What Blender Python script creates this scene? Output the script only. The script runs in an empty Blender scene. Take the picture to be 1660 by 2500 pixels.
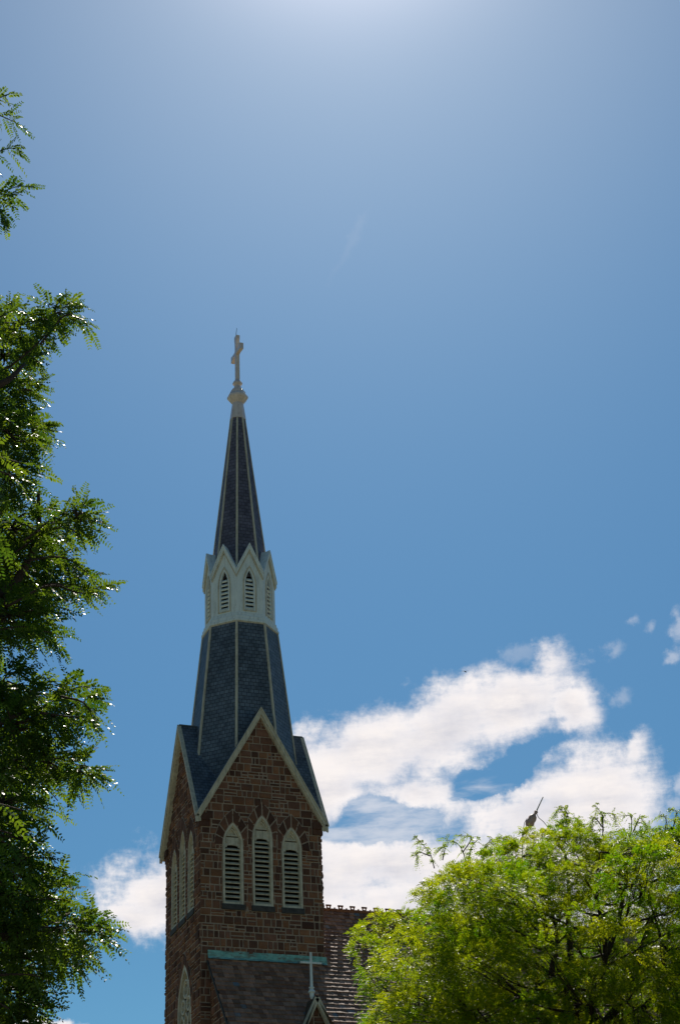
import bpy, math, random
import numpy as np
from mathutils import Vector, Matrix
from mathutils.geometry import tessellate_polygon

random.seed(7)
RNG = np.random.default_rng(11)
R = math.radians
SC = bpy.context.scene
COL = SC.collection

# ------------------------------------------------------------------ camera
CAM = np.array([-24.7586, -78.6157, 1.6])
FPX = 4564.66                         # focal length in photograph pixels (1660 x 2500)
_y, _t, _r = R(20.9948), R(28.378), R(-2.2876)
FW = np.array([math.sin(_y)*math.cos(_t), math.cos(_y)*math.cos(_t), math.sin(_t)])
_rt = np.array([math.cos(_y), -math.sin(_y), 0.0])
_up = np.cross(_rt, FW)
RT = _rt*math.cos(_r) + _up*math.sin(_r)
UP = -_rt*math.sin(_r) + _up*math.cos(_r)
cd = bpy.data.cameras.new('camera')
cd.sensor_fit = 'VERTICAL'
cd.sensor_height = 36
cd.lens = FPX/2500*36
cd.clip_end = 6000
cam = bpy.data.objects.new('camera', cd)
cam.matrix_world = Matrix(((RT[0], UP[0], -FW[0], CAM[0]), (RT[1], UP[1], -FW[1], CAM[1]),
                           (RT[2], UP[2], -FW[2], CAM[2]), (0, 0, 0, 1)))
COL.objects.link(cam)
SC.camera = cam


def ray(u, v):                        # direction in which the camera sees a photograph pixel
    d = FW + RT*(u-830)/FPX + UP*(1250-v)/FPX
    return d/np.linalg.norm(d)


def at(u, v, dist):                   # point at a horizontal distance from the camera
    d = ray(u, v)
    return CAM + d*dist/math.hypot(d[0], d[1])


def proj(X):
    d = np.asarray(X) - CAM
    z = d @ FW
    return 830+FPX*(d @ RT)/z, 1250-FPX*(d @ UP)/z


# ------------------------------------------------------------------ sun, sky, exposure
SUN_EL, SUN_AZ = 49.0, 22.4           # azimuth from +Y towards +X
SC.view_settings.view_transform = 'Standard'
SC.view_settings.look = 'None'
SC.view_settings.gamma = 1
SC.view_settings.exposure = 0.22
se, sa = R(SUN_EL), R(SUN_AZ)
SUN = np.array([math.sin(sa)*math.cos(se), math.cos(sa)*math.cos(se), math.sin(se)])
ld = bpy.data.lights.new('sun', 'SUN')
ld.energy = 5.0
ld.angle = R(0.5)
ld.color = (1, .93, .82)
lo = bpy.data.objects.new('sun', ld)
lo.rotation_euler = Vector(SUN).to_track_quat('Z', 'Y').to_euler()
COL.objects.link(lo)


class NT:
    """small helper to write node graphs"""
    def __init__(s, tree): s.t = tree
    def n(s, kind, ins=(), **kw):
        nd = s.t.nodes.new(kind)
        for k, v in kw.items(): setattr(nd, k, v)
        for k, v in (ins.items() if isinstance(ins, dict) else enumerate(ins)):
            if v is None: continue
            if isinstance(v, bpy.types.NodeSocket): s.t.links.new(v, nd.inputs[k])
            else: nd.inputs[k].default_value = v
        return nd
    def m(s, op, a, b=None, c=None, clamp=False):
        return s.n('ShaderNodeMath', (a, b, c), operation=op, use_clamp=clamp).outputs[0]
    def mix(s, f, a, b, mode='MIX'):
        return s.n('ShaderNodeMix', {0: f, 6: a, 7: b}, data_type='RGBA', blend_type=mode).outputs[2]
    def ss(s, x, a, b):
        return s.n('ShaderNodeMapRange', {0: x, 1: a, 2: b}, interpolation_type='SMOOTHSTEP').outputs[0]


world = bpy.data.worlds.new('World')
SC.world = world
world.use_nodes = True
W = NT(world.node_tree)
for nd in list(W.t.nodes): W.t.nodes.remove(nd)
sky = W.n('ShaderNodeTexSky', sky_type='NISHITA', sun_disc=False, sun_elevation=se, sun_rotation=sa,
          altitude=50, air_density=1.0, dust_density=.30, ozone_density=4.3)
dirv = W.n('ShaderNodeTexCoord').outputs['Generated']
sx = W.n('ShaderNodeSeparateXYZ', (dirv,))
az = W.m('MULTIPLY', W.m('ARCTAN2', sx.outputs[0], sx.outputs[1]), 180/math.pi)
el = W.m('MULTIPLY', W.m('ARCSINE', sx.outputs[2]), 180/math.pi)
P = W.n('ShaderNodeCombineXYZ', (az, el, 0.0)).outputs[0]
n1 = W.n('ShaderNodeTexNoise', {'Vector': P, 'Scale': .55, 'Detail': 7, 'Roughness': .62}, noise_dimensions='3D')
n2 = W.n('ShaderNodeTexNoise', {'Vector': W.n('ShaderNodeMapping', {0: P, 2: (0, 0, R(-28)), 3: (.35, 1.5, 1)}).outputs[0],
                                'Scale': .9, 'Detail': 5, 'Roughness': .6})
warp = W.n('ShaderNodeVectorMath', (n1.outputs['Color'], (.5, .5, .5)), operation='SUBTRACT').outputs[0]
warp = W.n('ShaderNodeVectorMath', {0: warp, 'Scale': 1.3}, operation='SCALE').outputs[0]
PW = W.n('ShaderNodeVectorMath', (P, warp), operation='ADD').outputs[0]


def ae(u, v):
    d = ray(u, v)
    return math.degrees(math.atan2(d[0], d[1])), math.degrees(math.asin(d[2]))


def blob(u, v, ru, rv, tilt=0, gain=1.0, hard=.5):
    """one puff of cloud: an ellipse in azimuth and elevation"""
    a, e = ae(u, v)
    k = 57.3/FPX
    mp = W.n('ShaderNodeMapping', {0: PW, 1: (a, e, 0), 2: (0, 0, R(tilt)), 3: (ru*k*1.05, rv*k, 1)}, vector_type='TEXTURE')
    ln = W.n('ShaderNodeVectorMath', (mp.outputs[0],), operation='LENGTH').outputs[1]
    return W.m('MULTIPLY', W.m('SUBTRACT', 1.0, ln), gain)


puffs = [(900, 1830, 190, 110, 10), (1080, 1790, 250, 110, 22), (1250, 1730, 190, 85, 22), (1400, 1730, 75, 60, -30),
         (1345, 1625, 50, 60, 0, .55), (800, 1930, 120, 150, 0), (1030, 1940, 130, 60, -15), (940, 2110, 300, 75, -4),
         (1330, 1990, 210, 120, 15), (1480, 1950, 150, 150, 20), (1545, 1835, 34, 65, -25, .6), (1240, 2140, 420, 130, 0),
         (1000, 2230, 340, 90, 0), (400, 2190, 130, 95, 10), (330, 2235, 90, 50, -15), (700, 2150, 350, 130, 0),
         (120, 2510, 90, 22, 0), (1370, 2300, 420, 150, 0)]
wisps = [(1375, 1700, 120, 55, 0, .55), (1495, 1590, 40, 30, 40, .5), (1512, 1695, 40, 35, 30, .45), (1580, 1525, 22, 22, 0, .5),
         (1655, 1530, 25, 55, 0, .7), (1650, 1605, 25, 25, 30, .7), (1540, 1510, 22, 16, 0, .5), (1660, 1910, 28, 50, 0, .9),
         (1640, 1960, 40, 25, -20, .8), (1280, 1600, 60, 30, 10, .4), (860, 590, 130, 18, 55, .08)]
F = None
for b in puffs:
    x = blob(*b)
    F = x if F is None else W.n('ShaderNodeMath', (F, x, .25), operation='SMOOTH_MAX').outputs[0]
nz0 = W.m('SUBTRACT', n2.outputs['Fac'], .5)
holes = [(1230, 1880, 100, 32, 28), (925, 1990, 150, 44, 6), (1170, 1905, 60, 30, 15)]
for h in holes:
    x = blob(*h)
    F = W.m('SUBTRACT', F, W.m('MULTIPLY', W.ss(W.m('ADD', x, W.m('MULTIPLY', nz0, 1.4)), -.5, .7), 1.0))
nz = W.m('SUBTRACT', n1.outputs['Fac'], .5)
n4 = W.n('ShaderNodeTexNoise', {'Vector': P, 'Scale': 2.6, 'Detail': 8, 'Roughness': .68})
nzf = W.m('SUBTRACT', n4.outputs['Fac'], .5)
nzs = W.m('SUBTRACT', n2.outputs['Fac'], .5)
F1 = W.m('ADD', F, W.m('ADD', W.m('MULTIPLY', nz, 1.25), W.m('ADD', W.m('MULTIPLY', nzf, .55), W.m('MULTIPLY', nzs, .8))))
cover = W.ss(F1, -.24, .50)
for w_ in wisps:
    x = W.m('ADD', blob(*w_[:5]), W.m('ADD', W.m('MULTIPLY', nz, 1.6), W.m('MULTIPLY', nzf, 1.2)))
    cover = W.m('MAXIMUM', cover, W.m('MULTIPLY', W.ss(x, 0.0, .9), w_[5]*.5))
veil = blob(930, 2010, 330, 150, 5)
veil = W.m('MULTIPLY', W.ss(W.m('ADD', veil, W.m('MULTIPLY', nz0, 3.4)), .0, 1.2), .55)
cover = W.m('MAXIMUM', cover, veil)
# sky colour: Nishita, a little compressed, with the bright haze of air around the sun
SKY_STRENGTH = 0.10
sund = W.n('ShaderNodeVectorMath', (dirv, tuple(SUN)), operation='DOT_PRODUCT').outputs[1]
halo = W.m('POWER', W.m('MAXIMUM', sund, 0.0), 420.0)
halo2 = W.m('POWER', W.m('MAXIMUM', sund, 0.0), 45.0)
skc = sky.outputs[0]
skc = W.mix(1.0, skc, (.1, .1, .1, 1), 'MULTIPLY')
skc = W.n('ShaderNodeGamma', {0: skc, 1: 1.62}).outputs[0]
elf = W.m('ADD', W.m('MULTIPLY', W.ss(el, 8.0, 38.0), .3), .7)
skc = W.n('ShaderNodeVectorMath', {0: skc, 'Scale': W.m('MULTIPLY', elf, 10.0)}, operation='SCALE').outputs[0]
skc = W.mix(1.0, skc, (.90, 1.15, .90, 1), 'MULTIPLY')
skc = W.n('ShaderNodeMix', {0: W.m('MINIMUM', W.m('MULTIPLY', halo, 1.0), 1.0), 6: skc, 7: (9.0, 7.6, 7.4, 1)}, data_type='RGBA', blend_type='ADD').outputs[2]
skc = W.n('ShaderNodeMix', {0: W.m('MULTIPLY', halo2, .8), 6: skc, 7: (1.5, .75, .85, 1)}, data_type='RGBA', blend_type='ADD').outputs[2]
cl_t = W.m('ADD', W.m('MULTIPLY', n2.outputs['Fac'], .45), W.m('MULTIPLY', n1.outputs['Fac'], .35))
cloudc = W.mix(W.ss(cl_t, .24, .52), (5.0, 5.1, 5.8, 1), (8.3, 7.8, 7.6, 1))
cloudc = W.mix(W.m('MULTIPLY', W.ss(F1, .9, .3), .45), cloudc, (8.6, 8.3, 8.4, 1))
full = W.mix(cover, skc, cloudc)
bg = W.n('ShaderNodeBackground', {0: full, 1: SKY_STRENGTH})
W.n('ShaderNodeOutputWorld', (bg.outputs[0],))
world.cycles.sampling_method = 'MANUAL'
world.cycles.sample_map_resolution = 512
SC.cycles.max_bounces = 6
SC.cycles.transparent_max_bounces = 4


# ------------------------------------------------------------------ materials
def material(name):
    m = bpy.data.materials.new(name)
    m.use_nodes = True
    t = NT(m.node_tree)
    b = m.node_tree.nodes['Principled BSDF']
    return m, t, b


def link(t, a, b): t.t.links.new(a, b)


def noisy(name, c1, c2, scale=3, rough=.7, bump=.2, detail=6, spec=.3, metallic=0, bscale=None):
    m, t, b = material(name)
    tc = t.n('ShaderNodeTexCoord').outputs['Object']
    n = t.n('ShaderNodeTexNoise', {'Vector': tc, 'Scale': scale, 'Detail': detail, 'Roughness': .65})
    f = t.ss(n.outputs['Fac'], .3, .7)
    link(t, t.mix(f, (*c1, 1), (*c2, 1)), b.inputs['Base Color'])
    b.inputs['Roughness'].default_value = rough
    b.inputs['Specular IOR Level'].default_value = spec
    b.inputs['Metallic'].default_value = metallic
    if bump:
        n2 = t.n('ShaderNodeTexNoise', {'Vector': tc, 'Scale': bscale or scale*6, 'Detail': 5})
        bp = t.n('ShaderNodeBump', {'Strength': bump, 'Distance': .02, 'Height': n2.outputs['Fac']})
        link(t, bp.outputs[0], b.inputs['Normal'])
    return m


def stone_mat(name, dark, mid, warm):
    """each stone carries its own random tone in the attribute 'tone'"""
    m, t, b = material(name)
    tc = t.n('ShaderNodeTexCoord').outputs['Object']
    at_ = t.n('ShaderNodeAttribute', attribute_name='tone')
    s = t.n('ShaderNodeSeparateXYZ', (at_.outputs['Vector'],))
    c = t.mix(s.outputs[0], (*dark, 1), (*mid, 1))
    c = t.mix(t.m('MULTIPLY', t.ss(s.outputs[1], .55, 1.0), .8), c, (*warm, 1))
    n = t.n('ShaderNodeTexNoise', {'Vector': tc, 'Scale': 4, 'Detail': 8, 'Roughness': .7})
    c = t.mix(1.0, c, t.n('ShaderNodeCombineColor', (t.m('ADD', t.m('MULTIPLY', n.outputs['Fac'], 1.1), .42),)*3).outputs[0], 'MULTIPLY')
    n3 = t.n('ShaderNodeTexNoise', {'Vector': tc, 'Scale': .35, 'Detail': 4})
    c = t.mix(t.m('MULTIPLY', t.ss(n3.outputs['Fac'], .5, .75), .35), c, (dark[0]*.7, dark[1]*.8, dark[2]*.6, 1))
    link(t, c, b.inputs['Base Color'])
    b.inputs['Roughness'].default_value = .88
    b.inputs['Specular IOR Level'].default_value = .25
    n2 = t.n('ShaderNodeTexNoise', {'Vector': tc, 'Scale': 9, 'Detail': 8, 'Roughness': .7})
    bp = t.n('ShaderNodeBump', {'Strength': .7, 'Distance': .06, 'Height': n2.outputs['Fac']})
    link(t, bp.outputs[0], b.inputs['Normal'])
    return m


def slate_mat(name, c1, c2, cm, bw=.24, rh=.19, rough=.55):
    """slates laid in courses, from the metric UV map of each roof plane"""
    m, t, b = material(name)
    uv = t.n('ShaderNodeTexCoord').outputs['UV']
    tc = t.n('ShaderNodeTexCoord').outputs['Object']
    nzv = t.n('ShaderNodeTexNoise', {'Vector': uv, 'Scale': 2.5, 'Detail': 3})
    wv = t.n('ShaderNodeVectorMath', {0: nzv.outputs['Color'], 'Scale': .03}, operation='SCALE').outputs[0]
    uvw = t.n('ShaderNodeVectorMath', (uv, wv), operation='ADD').outputs[0]
    br = t.n('ShaderNodeTexBrick', {'Vector': uvw, 'Color1': (*c1, 1), 'Color2': (*c2, 1), 'Mortar': (*cm, 1), 'Scale': 1.0,
             'Mortar Size': .014, 'Mortar Smooth': .3, 'Bias': 0.0, 'Brick Width': bw, 'Row Height': rh}, offset=.5)
    n = t.n('ShaderNodeTexNoise', {'Vector': tc, 'Scale': 1.3, 'Detail': 8, 'Roughness': .7})
    g = t.m('ADD', t.m('MULTIPLY', n.outputs['Fac'], 1.2), .4)
    c = t.mix(1.0, br.outputs['Color'], t.n('ShaderNodeCombineColor', (g,)*3).outputs[0], 'MULTIPLY')
    sp = t.n('ShaderNodeSeparateXYZ', (uvw,))
    rw = t.m('FLOOR', t.m('DIVIDE', sp.outputs[1], rh))
    cx_ = t.m('FLOOR', t.m('ADD', t.m('DIVIDE', sp.outputs[0], bw), t.m('MULTIPLY', rw, .5)))
    wn = t.n('ShaderNodeTexWhiteNoise', {'Vector': t.n('ShaderNodeCombineXYZ', (cx_, rw, 0.0)).outputs[0]}, noise_dimensions='2D')
    lo_f = t.n('ShaderNodeTexNoise', {'Vector': tc, 'Scale': .45, 'Detail': 5, 'Roughness': .6})
    g2 = t.m('ADD', t.m('MULTIPLY', wn.outputs['Value'], .45), t.m('MULTIPLY', lo_f.outputs['Fac'], 1.1))
    c = t.mix(1.0, c, t.n('ShaderNodeCombineColor', (t.m('ADD', g2, .22),)*3).outputs[0], 'MULTIPLY')
    link(t, c, b.inputs['Base Color'])
    link(t, t.m('ADD', t.m('MULTIPLY', n.outputs['Fac'], .3), rough-.15), b.inputs['Roughness'])
    b.inputs['Specular IOR Level'].default_value = .4
    # courses lap: height falls towards the lower edge of each course
    sv = t.n('ShaderNodeSeparateXYZ', (uvw,)).outputs[1]
    saw = t.m('SUBTRACT', 1.0, t.m('FRACT', t.m('DIVIDE', sv, rh)))
    h = t.m('SUBTRACT', saw, t.m('MULTIPLY', br.outputs['Fac'], .4))
    bp = t.n('ShaderNodeBump', {'Strength': .8, 'Distance': .03, 'Height': h})
    link(t, bp.outputs[0], b.inputs['Normal'])
    return m


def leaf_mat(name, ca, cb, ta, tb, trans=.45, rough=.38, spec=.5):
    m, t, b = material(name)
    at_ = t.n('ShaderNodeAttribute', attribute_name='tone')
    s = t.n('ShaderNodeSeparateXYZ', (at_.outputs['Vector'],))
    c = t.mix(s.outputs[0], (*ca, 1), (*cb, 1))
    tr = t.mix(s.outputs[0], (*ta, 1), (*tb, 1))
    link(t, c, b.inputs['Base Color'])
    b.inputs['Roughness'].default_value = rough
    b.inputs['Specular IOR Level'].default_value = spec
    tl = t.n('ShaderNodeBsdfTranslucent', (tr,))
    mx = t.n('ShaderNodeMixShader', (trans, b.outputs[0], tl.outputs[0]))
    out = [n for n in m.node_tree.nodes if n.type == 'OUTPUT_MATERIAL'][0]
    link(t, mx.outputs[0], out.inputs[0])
    return m


def weather(m, amount=.35):
    """rain streaks and grime on painted wood"""
    t = NT(m.node_tree); b = m.node_tree.nodes['Principled BSDF']
    src = b.inputs['Base Color'].links[0].from_socket
    c = t.n('ShaderNodeTexCoord').outputs['Object']
    a = t.n('ShaderNodeTexNoise', {'Vector': t.n('ShaderNodeMapping', {0: c, 3: (9, 9, .9)}).outputs[0], 'Scale': 1.0, 'Detail': 6, 'Roughness': .7})
    d = t.n('ShaderNodeTexNoise', {'Vector': c, 'Scale': 14, 'Detail': 4})
    f = t.m('MULTIPLY', t.ss(t.m('ADD', a.outputs['Fac'], t.m('MULTIPLY', d.outputs['Fac'], .3)), .6, .85), amount)
    t.t.links.new(t.mix(f, src, (.16, .13, .10, 1)), b.inputs['Base Color'])


M = {}
M['stone'] = stone_mat('brownstone', (.09, .040, .028), (.27, .125, .082), (.34, .15, .075))
M['mortar'] = noisy('mortar', (.36, .25, .19), (.48, .34, .26), 6, .9, .4)
M['sillstone'] = noisy('dark_sill_stone', (.05, .045, .045), (.09, .08, .075), 5, .85, .5)
M['slate'] = slate_mat('blue_slate', (.105, .122, .150), (.15, .168, .198), (.03, .038, .05))
M['slate2'] = slate_mat('upper_slate', (.13, .11, .15), (.16, .14, .175), (.06, .055, .075), rough=.6)
M['dormerslate'] = slate_mat('brown_slate', (.10, .075, .05), (.15, .11, .075), (.03, .025, .02))
M['cream'] = noisy('cream_paint', (.60, .51, .39), (.74, .65, .51), 2.5, .6, .15)
M['white'] = noisy('white_paint', (.80, .83, .83), (.88, .90, .89), 2.0, .55, .12)
M['copper'] = noisy('verdigris_copper', (.15, .40, .36), (.34, .62, .55), 2.2, .7, .3)
_t = NT(M['copper'].node_tree); _b = M['copper'].node_tree.nodes['Principled BSDF']
_o = _b.inputs['Base Color'].links[0].from_socket
_c = _t.n('ShaderNodeTexCoord').outputs['Object']
_n = _t.n('ShaderNodeTexNoise', {'Vector': _t.n('ShaderNodeMapping', {0: _c, 3: (1, 1, 4)}).outputs[0], 'Scale': 2.6, 'Detail': 7, 'Roughness': .7})
_t.t.links.new(_t.mix(_t.m('MULTIPLY', _t.ss(_n.outputs['Fac'], .48, .60), .8), _o, (.20, .15, .11, 1)), _b.inputs['Base Color'])
M['pinkgrey'] = noisy('weathered_paint', (.76, .60, .57), (.88, .74, .71), 3, .3, .1, spec=.6)
M['crest'] = noisy('terracotta_crest', (.22, .08, .04), (.34, .13, .06), 6, .8, .3)
M['bark'] = noisy('bark', (.035, .022, .015), (.08, .055, .04), 12, .9, .8)
M['rod'] = noisy('dark_iron', (.06, .06, .065), (.1, .1, .1), 8, .5, .1, metallic=.6)
M['vane'] = noisy('rusty_metal', (.50, .27, .19), (.68, .44, .34), 8, .5, .2)
M['glass'] = noisy('dark_glass', (.02, .025, .03), (.05, .055, .06), 3, .15, .05, spec=.6)
M['grass'] = noisy('grass', (.08, .09, .04), (.13, .12, .07), 1.2, .95, .6)
M['asphalt'] = noisy('asphalt', (.045, .045, .048), (.07, .07, .07), 9, .9, .4)
M['concrete'] = noisy('concrete', (.32, .31, .29), (.42, .41, .38), 2, .85, .2)
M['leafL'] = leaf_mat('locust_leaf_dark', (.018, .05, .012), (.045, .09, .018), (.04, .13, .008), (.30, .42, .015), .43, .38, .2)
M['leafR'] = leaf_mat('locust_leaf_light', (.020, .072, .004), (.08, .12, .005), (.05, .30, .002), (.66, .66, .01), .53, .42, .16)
M['bird'] = noisy('dark_feathers', (.02, .02, .025), (.04, .04, .04), 5, .8, 0)

weather(M['white'], .3); weather(M['cream'], .5); weather(M['pinkgrey'], .3)


def nave_slate_mat():
    m, t, b = material('nave_slate')
    tc = t.n('ShaderNodeTexCoord').outputs['Object']
    at_ = t.n('ShaderNodeAttribute', attribute_name='tone')
    s = t.n('ShaderNodeSeparateXYZ', (at_.outputs['Vector'],))
    c = t.mix(s.outputs[0], (.21, .105, .068, 1), (.50, .275, .185, 1))
    c = t.mix(t.ss(s.outputs[1], .965, 1.0), c, (.20, .23, .25, 1))
    c = t.mix(t.m('MULTIPLY', t.ss(s.outputs[2], .6, 1.0), .6), c, (.20, .12, .08, 1))
    n = t.n('ShaderNodeTexNoise', {'Vector': tc, 'Scale': 7, 'Detail': 8, 'Roughness': .75})
    g = t.m('ADD', t.m('MULTIPLY', n.outputs['Fac'], 1.5), .25)
    c = t.mix(1.0, c, t.n('ShaderNodeCombineColor', (g,)*3).outputs[0], 'MULTIPLY')
    link(t, c, b.inputs['Base Color'])
    b.inputs['Roughness'].default_value = .6
    b.inputs['Specular IOR Level'].default_value = .15
    bp = t.n('ShaderNodeBump', {'Strength': .5, 'Distance': .02, 'Height': n.outputs['Fac']})
    link(t, bp.outputs[0], b.inputs['Normal'])
    return m


M['naveslate'] = nave_slate_mat()


# ------------------------------------------------------------------ mesh helpers
def tag(o, label=None, cat=None, group=None, kind=None):
    if label: o['label'] = label
    if cat: o['category'] = cat
    if group: o['group'] = group
    if kind: o['kind'] = kind
    return o


def empty(name, loc=(0, 0, 0)):
    o = bpy.data.objects.new(name, None)
    o.location = loc
    o.empty_display_size = .5
    COL.objects.link(o)
    return o


class MB:
    """collects faces and builds them as one mesh object"""
    def __init__(s): s.v, s.f, s.uv, s.tone = [], [], [], []
    def face(s, pts, uv=None, tone=None):
        i = len(s.v)
        s.v += [tuple(map(float, p)) for p in pts]
        s.f.append(tuple(range(i, i+len(pts))))
        s.uv.append(uv)
        s.tone.append(tone)
    def idx(s, pts, faces, tone=None):
        i = len(s.v)
        s.v += [tuple(map(float, p)) for p in pts]
        for f in faces:
            s.f.append(tuple(i+k for k in f)); s.uv.append(None); s.tone.append(tone)
    def box(s, c, x, y, z, tone=None):
        """box with centre c and half axes x, y, z (vectors)"""
        c, x, y, z = (np.array(a, float) for a in (c, x, y, z))
        p = [c+sx*x+sy*y+sz*z for sz in (-1, 1) for sy in (-1, 1) for sx in (-1, 1)]
        s.idx(p, [(0, 2, 3, 1), (4, 5, 7, 6), (0, 1, 5, 4), (2, 6, 7, 3), (0, 4, 6, 2), (1, 3, 7, 5)], tone)
    def abox(s, a, b, tone=None):
        a, b = np.array(a, float), np.array(b, float)
        h = (b-a)/2
        s.box((a+b)/2, (h[0], 0, 0), (0, h[1], 0), (0, 0, h[2]), tone)
    def beam(s, a, b, w, up, h):
        """bar from a to b, half width w across, half height h along up"""
        a, b, up = np.array(a, float), np.array(b, float), np.array(up, float)
        d = b-a; L = np.linalg.norm(d); d /= L
        side = np.cross(d, up); side /= np.linalg.norm(side)
        u2 = np.cross(side, d)
        s.box((a+b)/2, d*L/2, side*w, u2*h)
    def tube(s, pts, rad, n=7, cap=True):
        pts = [np.array(p, float) for p in pts]
        rad = [rad]*len(pts) if np.isscalar(rad) else rad
        rings = []; prev = None
        for k, p in enumerate(pts):
            d = pts[min(k+1, len(pts)-1)]-pts[max(k-1, 0)]
            d = d/(np.linalg.norm(d)+1e-9)
            a = np.array([0, 0, 1.]) if prev is None else prev
            if abs(a @ d) > .95: a = np.array([1., 0, 0])
            a = a-d*(a @ d); a /= np.linalg.norm(a); prev = a
            b = np.cross(d, a)
            rings.append([p+rad[k]*(a*math.cos(2*math.pi*j/n)+b*math.sin(2*math.pi*j/n)) for j in range(n)])
        i = len(s.v)
        for r_ in rings: s.v += [tuple(q) for q in r_]
        for k in range(len(pts)-1):
            for j in range(n):
                s.f.append((i+k*n+j, i+k*n+(j+1) % n, i+(k+1)*n+(j+1) % n, i+(k+1)*n+j)); s.uv.append(None); s.tone.append(None)
        if cap:
            s.f.append(tuple(i+j for j in reversed(range(n)))); s.uv.append(None); s.tone.append(None)
            e = i+(len(pts)-1)*n
            s.f.append(tuple(e+j for j in range(n))); s.uv.append(None); s.tone.append(None)
    def lathe(s, prof, n=8, ph=R(22.5), c=(0, 0)):
        i = len(s.v)
        for r_, z in prof:
            s.v += [(c[0]+r_*math.cos(ph+2*math.pi*j/n), c[1]+r_*math.sin(ph+2*math.pi*j/n), z) for j in range(n)]
        for k in range(len(prof)-1):
            for j in range(n):
                s.f.append((i+k*n+j, i+k*n+(j+1) % n, i+(k+1)*n+(j+1) % n, i+(k+1)*n+j)); s.uv.append(None); s.tone.append(None)
        s.f.append(tuple(i+j for j in reversed(range(n)))); s.uv.append(None); s.tone.append(None)
        e = i+(len(prof)-1)*n
        s.f.append(tuple(e+j for j in range(n))); s.uv.append(None); s.tone.append(None)
    def ring(s, outer, inner, O, U, N, d0, d1):
        """frame between two outlines (same number of points), from depth d0 to d1 along N"""
        O, U, N = (np.array(a, float) for a in (O, U, N)); Z = np.array([0, 0, 1.])
        def q(p, d): return O+U*p[0]+Z*p[1]+N*d
        n = len(outer)
        for k in range(n):
            a, b, c, d = outer[k], outer[(k+1) % n], inner[(k+1) % n], inner[k]
            s.face([q(a, d1), q(b, d1), q(c, d1), q(d, d1)])
            s.face([q(a, d0), q(b, d0), q(b, d1), q(a, d1)])
            s.face([q(d, d1), q(c, d1), q(c, d0), q(d, d0)])
    def plate(s, outline, O, U, N, d0, d1, holes=(), back=True, rim=True):
        """flat panel with holes, from depth d0 (back) to d1 (front)"""
        O, U, N = (np.array(a, float) for a in (O, U, N)); Z = np.array([0, 0, 1.])
        loops = [list(outline)]+[list(h) for h in holes]
        flat = [p for l in loops for p in l]
        tri = tessellate_polygon([[Vector((p[0], p[1], 0)) for p in l] for l in loops])
        for d in ((d1, d0) if back else (d1,)):
            s.idx([O+U*p[0]+Z*p[1]+N*d for p in flat], tri)
        for l in (loops if rim else loops[1:]):
            for k in range(len(l)):
                a, b = l[k], l[(k+1) % len(l)]
                s.face([O+U*a[0]+Z*a[1]+N*d0, O+U*b[0]+Z*b[1]+N*d0, O+U*b[0]+Z*b[1]+N*d1, O+U*a[0]+Z*a[1]+N*d1])
    def build(s, name, mat, parent=None, smooth=False, loc=None):
        me = bpy.data.meshes.new(name)
        me.from_pydata(s.v, [], s.f)
        me.materials.append(mat)
        if any(u is not None for u in s.uv):
            uvl = me.uv_layers.new(name='UVMap')
            data = []
            for f, u in zip(s.f, s.uv):
                data += [c for p in (u or [(0, 0)]*len(f)) for c in p]
            uvl.data.foreach_set('uv', data)
        if any(t is not None for t in s.tone):
            a = me.attributes.new('tone', 'FLOAT_VECTOR', 'FACE')
            a.data.foreach_set('vector', [c for t in s.tone for c in (t or (.5, .5, .5))])
        me.update()
        o = bpy.data.objects.new(name, me)
        COL.objects.link(o)
        if parent: o.parent = parent
        if smooth: me.shade_smooth()
        return o


def fast_mesh(name, verts, loops_per, mat, parent=None, tone=None):
    """many equal polygons: verts (n*k,3), k corners each"""
    nv = len(verts); nf = nv//loops_per
    me = bpy.data.meshes.new(name)
    me.vertices.add(nv)
    me.vertices.foreach_set('co', np.ascontiguousarray(verts, dtype=np.float32).ravel())
    me.loops.add(nv)
    me.loops.foreach_set('vertex_index', np.arange(nv, dtype=np.int32))
    me.polygons.add(nf)
    me.polygons.foreach_set('loop_start', np.arange(0, nv, loops_per, dtype=np.int32))
    me.update(calc_edges=True)
    me.materials.append(mat)
    if tone is not None:
        a = me.attributes.new('tone', 'FLOAT_VECTOR', 'FACE')
        a.data.foreach_set('vector', np.ascontiguousarray(tone, dtype=np.float32).ravel())
    o = bpy.data.objects.new(name, me)
    COL.objects.link(o)
    if parent: o.parent = parent
    return o


def lancet(cx, a, zb, zs, h, n=7):
    """pointed arch outline: half width a, base zb, spring zs, arch height h"""
    r_ = (h*h+a*a)/(2*a)
    c = cx-a+r_
    t1 = math.atan2(h, r_-a)
    left = [(c-r_*math.cos(t1*k/n), zs+r_*math.sin(t1*k/n)) for k in range(n+1)]
    right = [(2*cx-x, z) for x, z in reversed(left[:-1])]
    return [(cx+a, zb), (cx-a, zb)][::-1][:1]+left+right+[(cx+a, zb)]


def area(p): return sum(p[k][0]*p[(k+1) % len(p)][1]-p[(k+1) % len(p)][0]*p[k][1] for k in range(len(p)))/2


def clip(p, a, b, c):
    """keep a*x+b*y<=c"""
    out = []
    for k in range(len(p)):
        q, r_ = p[k], p[(k+1) % len(p)]
        d, e = a*q[0]+b*q[1]-c, a*r_[0]+b*r_[1]-c
        if d <= 0: out.append(q)
        if (d < 0) != (e < 0) and abs(d-e) > 1e-12:
            t = d/(d-e)
            out.append((q[0]+(r_[0]-q[0])*t, q[1]+(r_[1]-q[1])*t))
    return out if len(out) > 2 else []


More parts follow.
